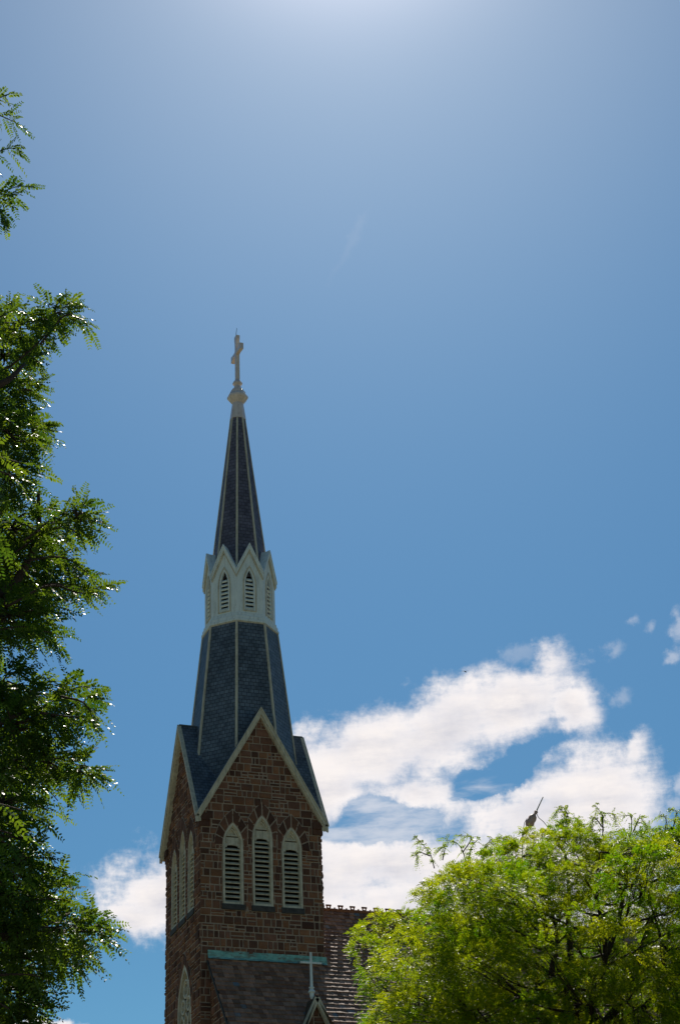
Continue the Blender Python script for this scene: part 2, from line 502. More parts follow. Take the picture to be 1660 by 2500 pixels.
def halfplanes(poly):
    if area(poly) < 0: poly = poly[::-1]
    hp = []
    for k in range(len(poly)):
        (x0, y0), (x1, y1) = poly[k], poly[(k+1) % len(poly)]
        a, b = (y1-y0), -(x1-x0)
        L = math.hypot(a, b)
        if L > 1e-9: hp.append((a/L, b/L, (a*x0+b*y0)/L))
    return hp


def inset(p, d):
    if area(p) < 0: p = p[::-1]
    q = p
    for a, b, c in halfplanes(p): q = clip(q, a, b, c-d) if q else []
    return q


def subtract(p, zone_hp, bb):
    """pieces of convex p outside a convex zone"""
    xs, ys = [q[0] for q in p], [q[1] for q in p]
    if max(xs) < bb[0] or min(xs) > bb[1] or max(ys) < bb[2] or min(ys) > bb[3]: return [p]
    out = []; rest = p
    for a, b, c in zone_hp:
        o = clip(rest, -a, -b, -c)
        if o and abs(area(o)) > .006: out.append(o)
        rest = clip(rest, a, b, c)
        if not rest or abs(area(rest)) < 1e-4: break
    else:
        pass
    return out


def courses(x0, x1, z0, z1, rng):
    """random squared rubble: courses broken by jumpers and small stones"""
    z = z0; res = []
    while z < z1:
        h = rng.uniform(.27, .40)
        x = x0-rng.uniform(0, .4)
        while x < x1:
            w = rng.uniform(.30, .64); k = rng.random()
            if k < .38: res.append((x, z, x+w, z+h))
            elif k < .70:
                s_ = z+h*rng.uniform(.35, .65)
                m_ = x+w*rng.uniform(.35, .65)
                res.append((x, z, x+w, s_)) if rng.random() < .5 else res.extend([(x, z, m_, s_), (m_, z, x+w, s_)])
                res.append((x, s_, x+w, z+h)) if rng.random() < .6 else res.extend([(x, s_, m_, z+h), (m_, s_, x+w, z+h)])
            else:
                m_ = x+w*rng.uniform(.4, .6)
                res.extend([(x, z, m_, z+h), (m_, z, x+w, z+h)])
            x += w
        z += h
    return res


def put_stone(mb, p, O, U, N, rng, joint=.014, relief=(.012, .055), tone=None):
    q = inset(p, joint)
    if len(q) < 3 or abs(area(q)) < .004: return
    r_ = inset(q, .022)
    d = rng.uniform(*relief)
    tone = tone or (rng.random(), rng.random(), rng.random())
    Z = np.array([0, 0, 1.])
    def W3(pt, dd): return O+U*pt[0]+Z*pt[1]+N*dd
    cx, cz = sum(a for a, _ in q)/len(q), sum(b for _, b in q)/len(q)
    if len(r_) != len(q):
        r_ = [(cx+(a-cx)*.85, cz+(b-cz)*.85) for a, b in q]
    n = len(q)
    # match starting corner of the inset ring
    k0 = min(range(n), key=lambda k: (r_[k][0]-q[0][0])**2+(r_[k][1]-q[0][1])**2)
    r_ = r_[k0:]+r_[:k0]
    dr = [d*rng.uniform(.6, 1.2) for _ in range(n)]
    pts = [W3(a, -.03) for a in q]+[W3(a, e) for a, e in zip(r_, dr)]
    pts.append(W3((cx+rng.uniform(-.05, .05), cz+rng.uniform(-.03, .03)), d+rng.uniform(.0, .035)))
    f = [(k, (k+1) % n, n+(k+1) % n, n+k) for k in range(n)]+[(n+k, n+(k+1) % n, 2*n) for k in range(n)]
    mb.idx(pts, f, tone)


def stone_wall(mb, outline, zones, O, U, N, seed, zmin=None, rects=None):
    rng = random.Random(seed)
    O, U, N = (np.array(a, float) for a in (O, U, N))
    hp = halfplanes(outline)
    zs = []
    for z in zones:
        xs, ys = [q[0] for q in z], [q[1] for q in z]
        zs.append((halfplanes(z), (min(xs), max(xs), min(ys), max(ys))))
    xs, ys = [q[0] for q in outline], [q[1] for q in outline]
    for x0, z0, x1, z1 in courses(min(xs), max(xs), max(min(ys), zmin or -1), max(ys), rng):
        p = [(x0, z0), (x1, z0), (x1, z1), (x0, z1)]
        for a, b, c in hp: p = clip(p, a, b, c) if p else []
        if not p or abs(area(p)) < .01: continue
        pieces = [p]
        for z, bb in zs: pieces = [s_ for q in pieces for s_ in subtract(q, z, bb)]
        for q in pieces: put_stone(mb, q, O, U, N, rng)


# ------------------------------------------------------------------ ground and street
def sheet(name, pts, mat, z):
    mb = MB()
    mb.face([(x, y, z) for x, y in pts])
    return tag(mb.build(name, mat), kind='structure')


sheet('ground', [(-2500, -2500), (2500, -2500), (2500, 2500), (-2500, 2500)], M['grass'], 0)
mb = MB(); mb.abox((-200, -82, -.2), (200, -76.5, .12)); tag(mb.build('pavement', M['concrete']), kind='structure')
sheet('road', [(-400, -76.5), (400, -76.5), (400, -66), (-400, -66)], M['asphalt'], .004)
mb = MB(); mb.abox((-60, -14, -.2), (60, -11.5, .1)); tag(mb.build('path', M['concrete']), kind='structure')

# ------------------------------------------------------------------ church
church = empty('church')
tag(church, 'brown stone church with a tall slate spire, white louvred lantern and cross', 'church')

A = 2.8
FACES = {'front': ((0, -A, 0), (1, 0, 0), (0, -1, 0)), 'left': ((-A, 0, 0), (0, -1, 0), (-1, 0, 0)),
         'right': ((A, 0, 0), (0, 1, 0), (1, 0, 0)), 'back': ((0, A, 0), (-1, 0, 0), (0, 1, 0))}
H, ZF, ZA = 3.075, 29.15, 34.52
SL = (ZA-ZF)/H
OFF = .035
WINS = [(-1.36+OFF, 28.02, 28.98), (0+OFF, 28.42, 29.42), (1.36+OFF, 28.02, 28.98)]
AW = .465
gable_out = [(-A, 0), (A, 0), (A, ZA-SL*A-.06), (0, ZA-.06), (-A, ZA-SL*A-.06)]

walls, stones = MB(), MB()
for fi, (fn, (O, U, N)) in enumerate(FACES.items()):
    O_, U_, N_ = (np.array(a, float) for a in (O, U, N))
    holes = [lancet(cx, AW, 25.3, zs, za-zs) for cx, zs, za in WINS]
    out = gable_out
    big = None
    if fn == 'left':
        big = lancet(.42, 1.06, 15.6, 21.1, 2.1, 9)
        holes.append(big)
    walls.plate(out, O, U, N, -.35, 0, holes, rim=False)
    # arches of wedge-shaped stones standing slightly proud of the wall
    zones = []
    rng = random.Random(50+fi)
    for wi, (cx, zs, za) in enumerate(WINS):
        n = 4
        inn = lancet(cx, AW+.005, zs-.1, zs-.1, za-zs+.12, n)[1:-1]
        zo = zs-.12
        outr = lancet(cx, .88, zo, zo, za+.64-zo, n)[1:-1]
        lo_x = -9 if wi == 0 else (WINS[wi-1][0]+cx)/2
        hi_x = 9 if wi == 2 else (WINS[wi+1][0]+cx)/2
        for k in range(2*n):
            q = [outr[k], outr[k+1], inn[k+1], inn[k]]
            if area(q) < 0: q = q[::-1]
            q = clip(q, 1, 0, hi_x); q = clip(q, -1, 0, -lo_x) if q else q
            if not q: continue
            walls.plate(q, O_, U_, N_, -.02, .045, back=False)
            put_stone(stones, q, O_+N_*.05, U_, N_, rng, joint=.016, relief=(.008, .02), tone=(rng.uniform(.0, .5), rng.random()*.75, .5))
        zones.append([(cx-AW-.01, 25.05), (cx+AW+.01, 25.05), (cx+AW+.01, zs+.5), (cx-AW-.01, zs+.5)])
        zones.append([(cx-AW+.12, zs+.5), (cx+AW-.12, zs+.5), (cx, za+.25)])
    if fn == 'left':
        zones.append([(.42-1.07, 15.3), (.42+1.07, 15.3), (.42+1.07, 22.3), (.42-1.07, 22.3)])
        zones.append([(.42-.8, 22.3), (.42+.8, 22.3), (.42, 23.6)])
        inn = lancet(.42, 1.065, 21.1, 21.1, 2.12, 6)[1:-1]; outr = lancet(.42, 1.42, 21.1, 21.1, 2.62, 6)[1:-1]
        for k in range(12):
            q = [outr[k], outr[k+1], inn[k+1], inn[k]]
            q = q if area(q) > 0 else q[::-1]
            walls.plate(q, O_, U_, N_, -.02, .045, back=False)
            put_stone(stones, q, O_+N_*.05, U_, N_, rng, joint=.014, relief=(.008, .02))
    out = [(p[0]*(A+.02)/A, p[1]) for p in out]
    zmin = {'front': 12, 'left': 0, 'right': 20, 'back': 24}[fn]
    stone_wall(stones, out, zones, O, U, N, 100+fi, zmin)
    # stone kneelers under the gable feet
for sx_ in (-1, 1):
    for sy_ in (-1, 1):
        for z0, z1, e in ((28.72, 28.98, .07), (28.98, 29.3, .13)):
            c = np.array([sx_*(A-.2+e/2), sy_*(A-.2+e/2), (z0+z1)/2])
            stones.box(c, (.2+e/2, 0, 0), (0, .2+e/2, 0), (0, 0, (z1-z0)/2), (random.random()*.6, .3, .5))
walls.face([(-A+.3, -A+.3, 25.0), (A-.3, -A+.3, 25.0), (A-.3, A-.3, 25.0), (-A+.3, A-.3, 25.0)])
tw = walls.build('tower_wall', M['mortar'], church)
stones.build('tower_stonework', M['stone'], tw)
mb = MB(); mb.abox((-2.0, -2.0, 25.02), (2.0, 2.0, 29.6)); mb.build('belfry_light_block', M['bark'], church)  # solid dark box added to stop light passing through the belfry louvres


def belfry_window(O, U, N, cx, zs, za, parent):
    O, U, N = (np.array(a, float) for a in (O, U, N)); Z = np.array([0, 0, 1.])
    zb = 25.3; h = za-zs
    f = MB()
    o1 = lancet(cx, AW-.004, zb, zs, h); i1 = lancet(cx, AW-.085, zb+.02, zs, h-.13)
    f.ring(o1, i1, O, U, N, -.22, .035)
    o2 = lancet(cx, AW-.084, zb+.02, zs, h-.13); i2 = lancet(cx, AW-.12, zb+.05, zs, h-.2)
    f.ring(o2, i2, O, U, N, -.22, -.03)
    fr = f.build('belfry_window', M['cream'], parent)
    s = MB()                                            # sloping wooden sill
    s.box(O+U*cx+Z*(zb+.05)+N*(-.07), U*(AW-.09), Z*.045, N*.10)
    s.build('sill', M['cream'], fr)
    t = MB()
    ztop = zs-.1
    hw = AW-.125
    # carved head: panel above the louvres with a slot, cusps and an inner gable
    head = [(x, z) for x, z in lancet(cx, hw, zs, zs, h-.21)[1:-1]]
    low = clip(clip(head, 0, 1, zs+h*.36), 0, -1, -zs)
    low = [(cx-hw, ztop), (cx-hw*.55, ztop+.05), (cx, ztop+.075), (cx+hw*.55, ztop+.05), (cx+hw, ztop), (cx+hw, zs+.02)]+\
          [(cx+hw*.88, zs+h*.33), (cx-hw*.88, zs+h*.33), (cx-hw, zs+.02)]
    t.plate(low, O, U, N, -.16, -.09)
    up_ = clip(head, 0, -1, -(zs+h*.39))
    if up_:
        cen = (cx, zs+h*.52)
        inner = [(cen[0]+(x-cen[0])*.62, cen[1]+(z-cen[1])*.62-.0) for x, z in up_]
        t.plate(up_, O, U, N, -.16, -.09, [inner])
        t.plate(up_, O, U, N, -.2, -.165)
    for s_ in (-1, 1):                                  # cusps
        t.box(O+U*(cx+s_*(hw-.05))+Z*(zs+.12)+N*(-.085), U*.05+Z*.02*s_, Z*.05, N*.02)
        t.box(O+U*(cx+s_*(hw-.045))+Z*(ztop+.0)+N*(-.075), U*.045, Z*.045, N*.02)
    t.build('carved_head', M['cream'], fr)
    l = MB()
    z = zb+.17
    while z < ztop-.03:
        dv = N*.075-Z*.060
        dv2 = np.cross(U, dv); dv2 /= np.linalg.norm(dv2)
        l.box(O+U*cx+Z*(z+random.uniform(-.008, .008))+N*(-.125), U*(AW-.118), dv, dv2*.02)
        z += .212
    l.build('louvres', M['cream'], fr)
    g = MB()                                            # dark stone sill below
    g.box(O+U*cx+Z*(zb-.125)+N*(.02), U*(AW+.06), Z*.12, N*.05)
    g.build('stone_sill', M['sillstone'], fr)


for fn, (O, U, N) in FACES.items():
    for cx, zs, za in WINS: belfry_window(O, U, N, cx, zs, za, church)
g = MB()
g.idx([(-.62, -A-.05, 25.0), (-.78, -A-.05, 25.0), (-.70, -A-.05, 25.3), (-.70, -A+.02, 25.33), (-.82, -A, 24.95), (-.58, -A, 24.95), (-.7, -A-.12, 25.02)],
      [(0, 6, 2), (6, 1, 2), (0, 2, 3), (1, 3, 2), (1, 4, 3), (0, 3, 5), (4, 1, 6), (6, 0, 5), (4, 6, 5)])
g.build('stone_bracket', M['mortar'], church)

# large traceried window low on the left face
O, U, N = (np.array(a, float) for a in FACES['left'])
f = MB()
f.ring(lancet(.42, 1.055, 15.6, 21.1, 2.1, 9), lancet(.42, .93, 15.72, 21.1, 1.9, 9), O, U, N, -.3, .03)
bw = f.build('arched_window', M['cream'], church)
t = MB()
Z3 = np.array([0, 0, 1.])
for x in (.42-.31, .42+.31): t.box(O+U*x+Z3*18.3+N*(-.1), U*.05, Z3*2.6, N*.07)
for cx in (.42-.62, .42, .42+.62):
    t.ring(lancet(cx, .31, 20.0, 20.6, .55, 6)[1:-1], lancet(cx, .25, 20.0, 20.6, .45, 6)[1:-1], O, U, N, -.17, -.04)
def chevron(mb, O, U, N, hw, zf, za, t0, t1, d0, d1):
    sl_ = (za-zf)/hw
    p = [(-hw, zf-t0), (0, za-t0), (hw, zf-t0), (hw, zf-t1), (0, za-t1), (-hw, zf-t1)]
    for q in ([p[0], p[1], p[4], p[5]], [p[1], p[2], p[3], p[4]]):
        mb.plate(q, O, U, N, d0, d1)


def circ(cx, cz, r_, n=16): return [(cx+r_*math.cos(2*math.pi*k/n), cz+r_*math.sin(2*math.pi*k/n)) for k in range(n)]
for cx, cz, r_ in ((.42, 22.15, .42), (.42-.42, 21.45, .33), (.42+.42, 21.45, .33)):
    t.ring(circ(cx, cz, r_), circ(cx, cz, r_-.08), O, U, N, -.17, -.03)
    for k in range(4):
        a_ = k*math.pi/2+.78
        t.ring(circ(cx+.45*r_*math.cos(a_), cz+.45*r_*math.sin(a_), r_*.42, 8), circ(cx+.45*r_*math.cos(a_), cz+.45*r_*math.sin(a_), r_*.3, 8), O, U, N, -.15, -.06)
t.build('tracery', M['cream'], bw)
g = MB(); g.plate(lancet(.42, .95, 15.65, 21.1, 1.93, 9), O, U, N, -.26, -.2); g.build('window_glass', M['glass'], bw)


# gabled roof of the tower: eight planes meeting in valleys
def uvplane(pts, o, udir, vdir): return [((np.array(p)-o) @ udir, (np.array(p)-o) @ vdir) for p in pts]


rf, board = MB(), MB()
for k in range(4):
    a_ = k*math.pi/2
    rot = np.array([[math.cos(a_), -math.sin(a_), 0], [math.sin(a_), math.cos(a_), 0], [0, 0, 1]])
    for s_ in (-1, 1):
        pts = [rot @ np.array(p, float) for p in ((0, -H, ZA), (s_*H, -H, ZF), (0, 0, ZA))]
        ud = rot @ np.array([0, 1., 0]); vd = rot @ np.array([-s_, 0, SL]); vd /= np.linalg.norm(vd)
        if s_ > 0: pts = [pts[0], pts[1], pts[2]]
        rf.face(pts, uvplane(pts, pts[0], ud, vd))
        low = [p-np.array([0, 0, .16]) for p in pts]
        rf.face(low[::-1], uvplane(low[::-1], pts[0], ud, vd))
    Ok, Uk, Nk = rot @ np.array([0, -H, 0.]), rot @ np.array([1., 0, 0]), rot @ np.array([0, -1., 0])
    chevron(board, Ok, Uk, Nk, H, ZF, ZA, -.02, .07, -.14, .035)
    chevron(board, Ok, Uk, Nk, H-.01, ZF, ZA, .07, .33, -.13, 0)
    chevron(board, Ok, Uk, Nk, H-.12, ZF+.12*SL, ZA, .33, .47, -.26, -.07)
rf.build('gable_roof', M['slate'], church)
board.build('barge_boards', M['cream'], church)
for k in range(4):
    rc = MB()
    a_ = k*math.pi/2
    rot = np.array([[math.cos(a_), -math.sin(a_), 0], [math.sin(a_), math.cos(a_), 0], [0, 0, 1]])
    rc.beam(rot @ np.array([0, -H+.05, ZA+.005]), rot @ np.array([0, -1.5, ZA+.005]), .05, (0, 0, 1), .03)
    rc.build('ridge_capping', M['slate'], church)


# octagonal spire
def octp(r_, z, k, ph=22.5): return np.array([r_*math.cos(R(ph+45*k)), r_*math.sin(R(ph+45*k)), z])


def octo(mb, r0, z0, r1, z1):
    for k in range(8):
        pts = [octp(r0, z0, k), octp(r0, z0, k+1), octp(r1, z1, k+1), octp(r1, z1, k)]
        ud = pts[1]-pts[0]; ud /= np.linalg.norm(ud)
        mid = (pts[2]+pts[3])/2-(pts[0]+pts[1])/2; mid /= np.linalg.norm(mid)
        mb.face(pts, uvplane(pts, (pts[0]+pts[1])/2, ud, mid))


def ribs(r0, z0, r1, z1, w0, w1, mat):
    for k in range(8):
        mb = MB()
        a, b = octp(r0, z0, k), octp(r1, z1, k)
        rad = np.array([math.cos(R(22.5+45*k)), math.sin(R(22.5+45*k)), 0]); tan = np.array([-rad[1], rad[0], 0])
        p = []
        for c, w in ((a, w0), (b, w1)):
            p += [c+tan*w-rad*.06, c+tan*w*.8+rad*w*.45, c-tan*w*.8+rad*w*.45, c-tan*w-rad*.06]
        mb.idx(p, [(0, 4, 5, 1), (1, 5, 6, 2), (2, 6, 7, 3), (3, 7, 4, 0), (0, 1, 2, 3), (7, 6, 5, 4)])
        mb.build('spire_rib', mat, church)


def Rl(z): return 2.8584-.10891*(z-30)
def Ru(z): return 1.4874-.11617*(z-42.131)
mb = MB(); octo(mb, Rl(29.4), 29.4, Rl(39.5), 39.5); mb.build('lower_spire', M['slate'], church)
ribs(Rl(29.6), 29.6, Rl(39.5), 39.5, .07, .065, M['cream'])
mb = MB(); octo(mb, Ru(42.0), 42.0, Ru(51.7), 51.7); mb.build('upper_spire', M['slate2'], church)
ribs(Ru(42.3), 42.3, Ru(51.7), 51.7, .06, .05, M['cream'])
# lantern
mb = MB()
mb.lathe([(1.80, 39.44), (1.88, 39.46), (1.88, 39.56), (1.83, 39.60), (1.83, 39.74), (1.78, 39.78), (1.76, 39.92), (1.70, 39.96)])
lc = mb.build('lantern_cornice', M['white'], church)
mb = MB(); mb.lathe([(1.79, 39.36), (1.86, 39.40), (1.87, 39.455), (1.7, 39.456)]); mb.build('cornice_moulding', M['cream'], lc)
lw, lg, lr, louv, lf = MB(), MB(), MB(), None, None
RL = 1.708; AP = RL*math.cos(R(22.5)); HW = RL*math.sin(R(22.5))
lan = MB()
roofp, barg, barg2 = MB(), MB(), MB()
winlist = []
for k in range(8):
    ang = R(45*k)
    N = np.array([math.cos(ang), math.sin(ang), 0]); U = np.array([-N[1], N[0], 0])
    O = N*AP
    op = lancet(0, .21, 40.12, 41.45, .80, 6)
    lan.plate([(-HW, 39.9), (HW, 39.9), (HW, 42.2), (0, 43.55), (-HW, 42.2)], O, U, N, -.12, 0, [op])
    # gablet roof and boards
    cz = 43.67; cr = 1.80; apx = N*1.69+Z3*cz
    for s_ in (-1, 1):
        cor = octp(cr, 42.2, 0); a2 = ang+s_*R(22.5)
        cor = np.array([cr*math.cos(a2), cr*math.sin(a2), 42.2])
        roofp.face([apx, cor, N*0+Z3*cz])
        roofp.face([apx-Z3*.08, N*0+Z3*(cz-.08), cor-Z3*.08])
        pass
    hwk = 1.8*math.sin(R(22.5)); Ok = N*1.68
    chevron(barg, Ok, U, N, hwk+.01, 42.2, cz, -.03, .10, -.12, .03)
    chevron(barg, Ok, U, N, hwk, 42.2, cz, .10, .30, -.12, 0)
    chevron(barg2, Ok, U, N, hwk-.03, 42.2+.03*2.13, cz, .30, .46, -.13, -.045)
    winlist.append((O, U, N))
lo_ = lan.build('lantern_wall', M['white'], church)
roofp.build('lantern_roof', M['white'], church)
barg2.build('lantern_gable_moulding', M['cream'], church)
barg.build('lantern_gable_boards', M['white'], church)
for O, U, N in winlist:
    f = MB()
    f.ring(lancet(0, .34, 40.05, 41.45, 1.05, 7), lancet(0, .275, 40.1, 41.45, .93, 7), O, U, N, 0, .035)
    w_ = f.build('lantern_window', M['cream'], church)
    f = MB()
    f.ring(lancet(0, .274, 40.1, 41.45, .93, 7), lancet(0, .205, 40.13, 41.45, .80, 7), O, U, N, -.1, .018)
    f.build('inner_frame', M['white'], w_)
    l = MB()
    for z in np.arange(40.24, 41.95, .215):
        hw_ = .2 if z < 41.5 else .2*(1-(z-41.45)/.9)
        dv = N*.05-Z3*.055; d2 = np.cross(U, dv); d2 /= np.linalg.norm(d2)
        l.box(O+Z3*z+N*(-.06), U*hw_, dv, d2*.035)
    l.build('louvres', M['white'], w_)
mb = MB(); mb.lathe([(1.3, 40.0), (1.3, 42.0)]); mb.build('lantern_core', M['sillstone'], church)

# collar, finial, cross and rod
mb = MB()
mb.lathe([(Ru(51.62)+.035, 51.62), (Ru(51.66)+.035, 51.7), (Ru(52.6)+.02, 52.62), (.40, 52.74), (.535, 52.92), (.55, 53.02), (.50, 53.08),
          (.46, 53.16), (.42, 53.2), (.40, 53.32), (.34, 53.36), (.31, 53.46), (.22, 53.5), (.19, 53.62), (.17, 53.72), (.25, 53.8),
          (.26, 53.88), (.2, 53.97), (.14, 54.05), (.11, 54.1)])
mb.build('spire_finial', M['pinkgrey'], church)
mb = MB()
X, Y, Zv = np.eye(3)
prof = [(-.105, 54.08), (.105, 54.08), (.095, 55.62), (.3, 55.64), (.72, 55.56), (.78, 55.56), (.78, 55.92), (.72, 55.92), (.3, 55.84), (.095, 55.86),
        (.095, 56.3), (.17, 56.62), (.17, 56.79), (-.17, 56.79), (-.17, 56.62), (-.095, 56.3), (-.095, 55.86), (-.3, 55.84), (-.72, 55.92), (-.78, 55.92),
        (-.78, 55.56), (-.72, 55.56), (-.3, 55.64), (-.095, 55.62)]
mb.plate(prof, (0, 0, 0), Y, X, -.10, .10)
cr_ = mb.build('spire_cross', M['pinkgrey'], church)
mb = MB(); mb.tube([(0, .12, 56.75), (0, .13, 57.1), (.05, .15, 57.45)], [.02, .016, .01], 5); mb.build('lightning_rod', M['rod'], church)

# ------------------------------------------------------------------ nave
S, Z0 = 1.17, 26.2
XL, XR, YE = -2.49, 36.0, -9.8
vS = np.array([0, -1, -S]); vS /= np.linalg.norm(vS)
nS = np.array([0, -S, 1.]); nS /= np.linalg.norm(nS)
deck = MB()
def rp(x, y, d=0): return np.array([x, y, Z0+S*y])+nS*d
for a, b, y0, y1 in ((XL, A-.05, -A+.05, YE), (A-.05, XR, 0, YE)):
    deck.face([rp(a, y0, -.03), rp(a, y1, -.03), rp(b, y1, -.03), rp(b, y0, -.03)])
for sgn in (1,):                                        # the far slope
    deck.face([(A-.05, 0, Z0), (XR, 0, Z0), (XR, -YE, Z0+S*YE), (A-.05, -YE, Z0+S*YE)])
    deck.face([(XL, A-.05, Z0-S*(A-.05)), (A-.05, A-.05, Z0-S*(A-.05)), (A-.05, -YE, Z0+S*YE), (XL, -YE, Z0+S*YE)])
nr = deck.build('nave_roof', M['sillstone'], church)
rng = random.Random(5)
sl = MB()
e = .30; thick = .028
L = abs(YE)*math.hypot(1, S)
rows = int(L/e)
for r_ in range(rows):
    s1 = (r_+1)*e+.02                                    # lower edge, measured down the slope
    x = XL-rng.uniform(0, .3)
    rowj = rng.uniform(-.008, .008)
    while x < XR:
        w = rng.uniform(.2, .34)
        ymid = -(s1-e/2)/math.hypot(1, S)
        xa, xb = max(x, XL), min(x+w-.016, XR)
        x += w
        if xb-xa < .04: continue
        if ymid > -A+.02 and xa < A-.05: continue
        d1 = thick+rng.uniform(.004, .014)
        dd0 = d1*.15
        tw_ = rng.uniform(-.006, .006)
        s0, s2 = s1-e-.05, s1+rowj+rng.uniform(-.012, .012)
        o = np.array([0, 0, Z0])
        def q(xx, ss_, dd): return np.array([xx, 0, Z0])+vS*ss_+nS*dd
        t = (rng.random(), rng.random(), rng.random())
        p = [q(xa, s0, dd0-.012), q(xb, s0, dd0-.012), q(xb, s2, d1+tw_), q(xa, s2, d1-tw_), q(xa, s2, -.03), q(xb, s2, -.03), q(xa, s0, -.03), q(xb, s0, -.03)]
        sl.idx(p, [(0, 3, 2, 1), (3, 4, 5, 2), (0, 6, 4, 3), (1, 2, 5, 7)], t)
sl.build('slates', M['naveslate'], nr)
cr = MB()
x = A
cr.abox((A, -.07, Z0-.05), (XR, .07, Z0+.07))
while x < XR:
    cr.abox((x+.02, -.025, Z0+.07), (x+.07, .025, Z0+.24)); cr.abox((x+.17, -.025, Z0+.07), (x+.22, .025, Z0+.24))
    cr.abox((x-.01, -.03, Z0+.2), (x+.25, .03, Z0+.27)); cr.abox((x+.07, -.02, Z0+.07), (x+.17, .02, Z0+.13))
    cr.abox((x+.38, -.03, Z0+.07), (x+.44, .03, Z0+.15))
    cr.abox((x+.25, -.02, Z0+.07), (x+.55, .02, Z0+.1))
    x += .58
cr.build('ridge_cresting', M['crest'], nr)
fl = MB()
for k in range(20):                                     # copper apron where the roof meets the tower
    x0, x1 = XL+k*(A+.06-XL)/20, XL+(k+1)*(A+.06-XL)/20
    j = random.uniform(-.008, .008)
    zz = Z0+S*(-A)
    fl.idx([(x0, -A-.06, zz+.30+j), (x1, -A-.06, zz+.30+j), (x1, -A-.085, zz+.02), (x0, -A-.085, zz+.02), (x0, -A, zz+.31+j), (x1, -A, zz+.31+j),
            (x0, -A-.17, zz-.08), (x1, -A-.17, zz-.08)], [(3, 2, 1, 0), (0, 1, 5, 4), (6, 7, 2, 3)])
fl.idx([(A+.06, -A-.06, Z0-S*A+.3), (A+.06, -A-.17, Z0-S*A-.08), (A+.06, -A+.1, Z0-S*A+.3)], [(0, 1, 2)])
fl.build('copper_flashing', M['copper'], nr)
# nave walls
nw = MB(); ns = MB()
yb = abs(YE)-.4
west = [(-yb, 0), (yb, 0), (yb, Z0-S*yb-.12), (0, Z0-.12), (-yb, Z0-S*yb-.12)]
nw.plate(west, (XL+.15, 0, 0), (0, -1, 0), (-1, 0, 0), -.5, 0)
stone_wall(ns, [(p[0], p[1]) for p in [(A, 8), (yb, 8), (yb, Z0-S*yb-.12), (A, Z0-S*A-.12)]], [], (XL+.15, 0, 0), (0, -1, 0), (-1, 0, 0), 77)
nw.plate([(XL+.2, 0), (XR-.2, 0), (XR-.2, Z0-S*yb-.3), (XL+.2, Z0-S*yb-.3)], (0, -yb, 0), (1, 0, 0), (0, -1, 0), -.4, 0,
         [lancet(x, .7, 4, 9.5, 1.6) for x in np.arange(2, 34, 4.5)])
nw.plate([(-XR+.2, 0), (-XL-.2, 0), (-XL-.2, Z0-S*yb-.3), (-XR+.2, Z0-S*yb-.3)], (0, yb, 0), (-1, 0, 0), (0, 1, 0), -.4, 0)
nw.plate(west, (XR-.15, 0, 0), (0, 1, 0), (1, 0, 0), -.5, 0)
nwo = nw.build('nave_wall', M['mortar'], church)
stone_wall(ns, [(XL+.2, 0), (XR-.2, 0), (XR-.2, Z0-S*yb-.3), (XL+.2, Z0-S*yb-.3)], [lancet(x, .72, 4, 9.5, 1.65, 4) for x in np.arange(2, 34, 4.5)],
           (0, -yb, 0), (1, 0, 0), (0, -1, 0), 78)
ns.build('nave_stonework', M['stone'], nwo)
for x in np.arange(2, 34, 4.5):
    f = MB(); f.ring(lancet(x, .69, 4, 9.5, 1.58), lancet(x, .58, 4.1, 9.5, 1.4), (0, -yb, 0), (1, 0, 0), (0, -1, 0), -.3, -.05)
    f.box((x, -yb+.15, 7), (.04, 0, 0), (0, .05, 0), (0, 0, 3.2))
    w_ = f.build('nave_window', M['cream'], church)
    g = MB(); g.plate(lancet(x, .6, 4.05, 9.5, 1.45), (0, -yb, 0), (1, 0, 0), (0, -1, 0), -.25, -.2); g.build('window_glass', M['glass'], w_)
# barge strip along the left rake of the nave roof
mb = MB(); mb.beam(rp(XL+.02, -A-.1, -.08), rp(XL+.02, YE, -.08), .07, nS, .05); mb.build('rake_board', M['sillstone'], nr)

# gabled dormer with a cross, on the near slope
DX, DZ, DY0, DY1 = 1.27, 20.74, -4.55, -5.92
dm = MB(); dh = 2.6; ds = 2.05
hw = dh/ds
for s_ in (-1, 1):
    # roof plane runs back until it dies into the main slope
    p = [np.array([DX, DY1, DZ]), np.array([DX+s_*hw, DY1, DZ-dh]), np.array([DX+s_*hw, (DZ-dh-Z0)/S, DZ-dh]), np.array([DX, (DZ-Z0)/S, DZ])]
    ud = np.array([0, 1., 0]); vd = np.array([-s_, 0, ds]); vd /= np.linalg.norm(vd)
    dm.face(p, uvplane(p, p[0], ud, vd))
    lw_ = [a-np.array([0, 0, .1]) for a in p]
    dm.face(lw_[::-1], uvplane(lw_[::-1], p[0], ud, vd))
do = dm.build('dormer', M['dormerslate'], church)
b = MB()
for s_ in (-1, 1):
    nn = np.array([s_*ds, 0, 1.]); nn /= np.linalg.norm(nn)
    b.beam((DX, DY1-.02, DZ-.12), (DX+s_*hw, DY1-.02, DZ-.12-dh), .05, nn, .10)
    b.beam((DX, DY1+.06, DZ-.30), (DX+s_*(hw-.09), DY1+.06, DZ-.30-dh+.18), .04, nn, .05)
b.build('barge_boards', M['cream'], do)
b = MB()
rng = random.Random(9)
dO, dU, dN = np.array([DX, DY1+.22, 0.]), np.array([1., 0, 0]), np.array([0, -1., 0])
b.plate([(-hw+.1, DZ-dh), (hw-.1, DZ-dh), (0, DZ-.25)], dO, dU, dN, -.1, 0)
b.build('dormer_front', M['mortar'], do)
b = MB(); stone_wall(b, [(-hw+.1, DZ-dh), (hw-.1, DZ-dh), (0, DZ-.25)], [], dO, dU, dN, 31); b.build('dormer_stonework', M['stone'], do)
b = MB(); FX, FY = 1.12, -5.72
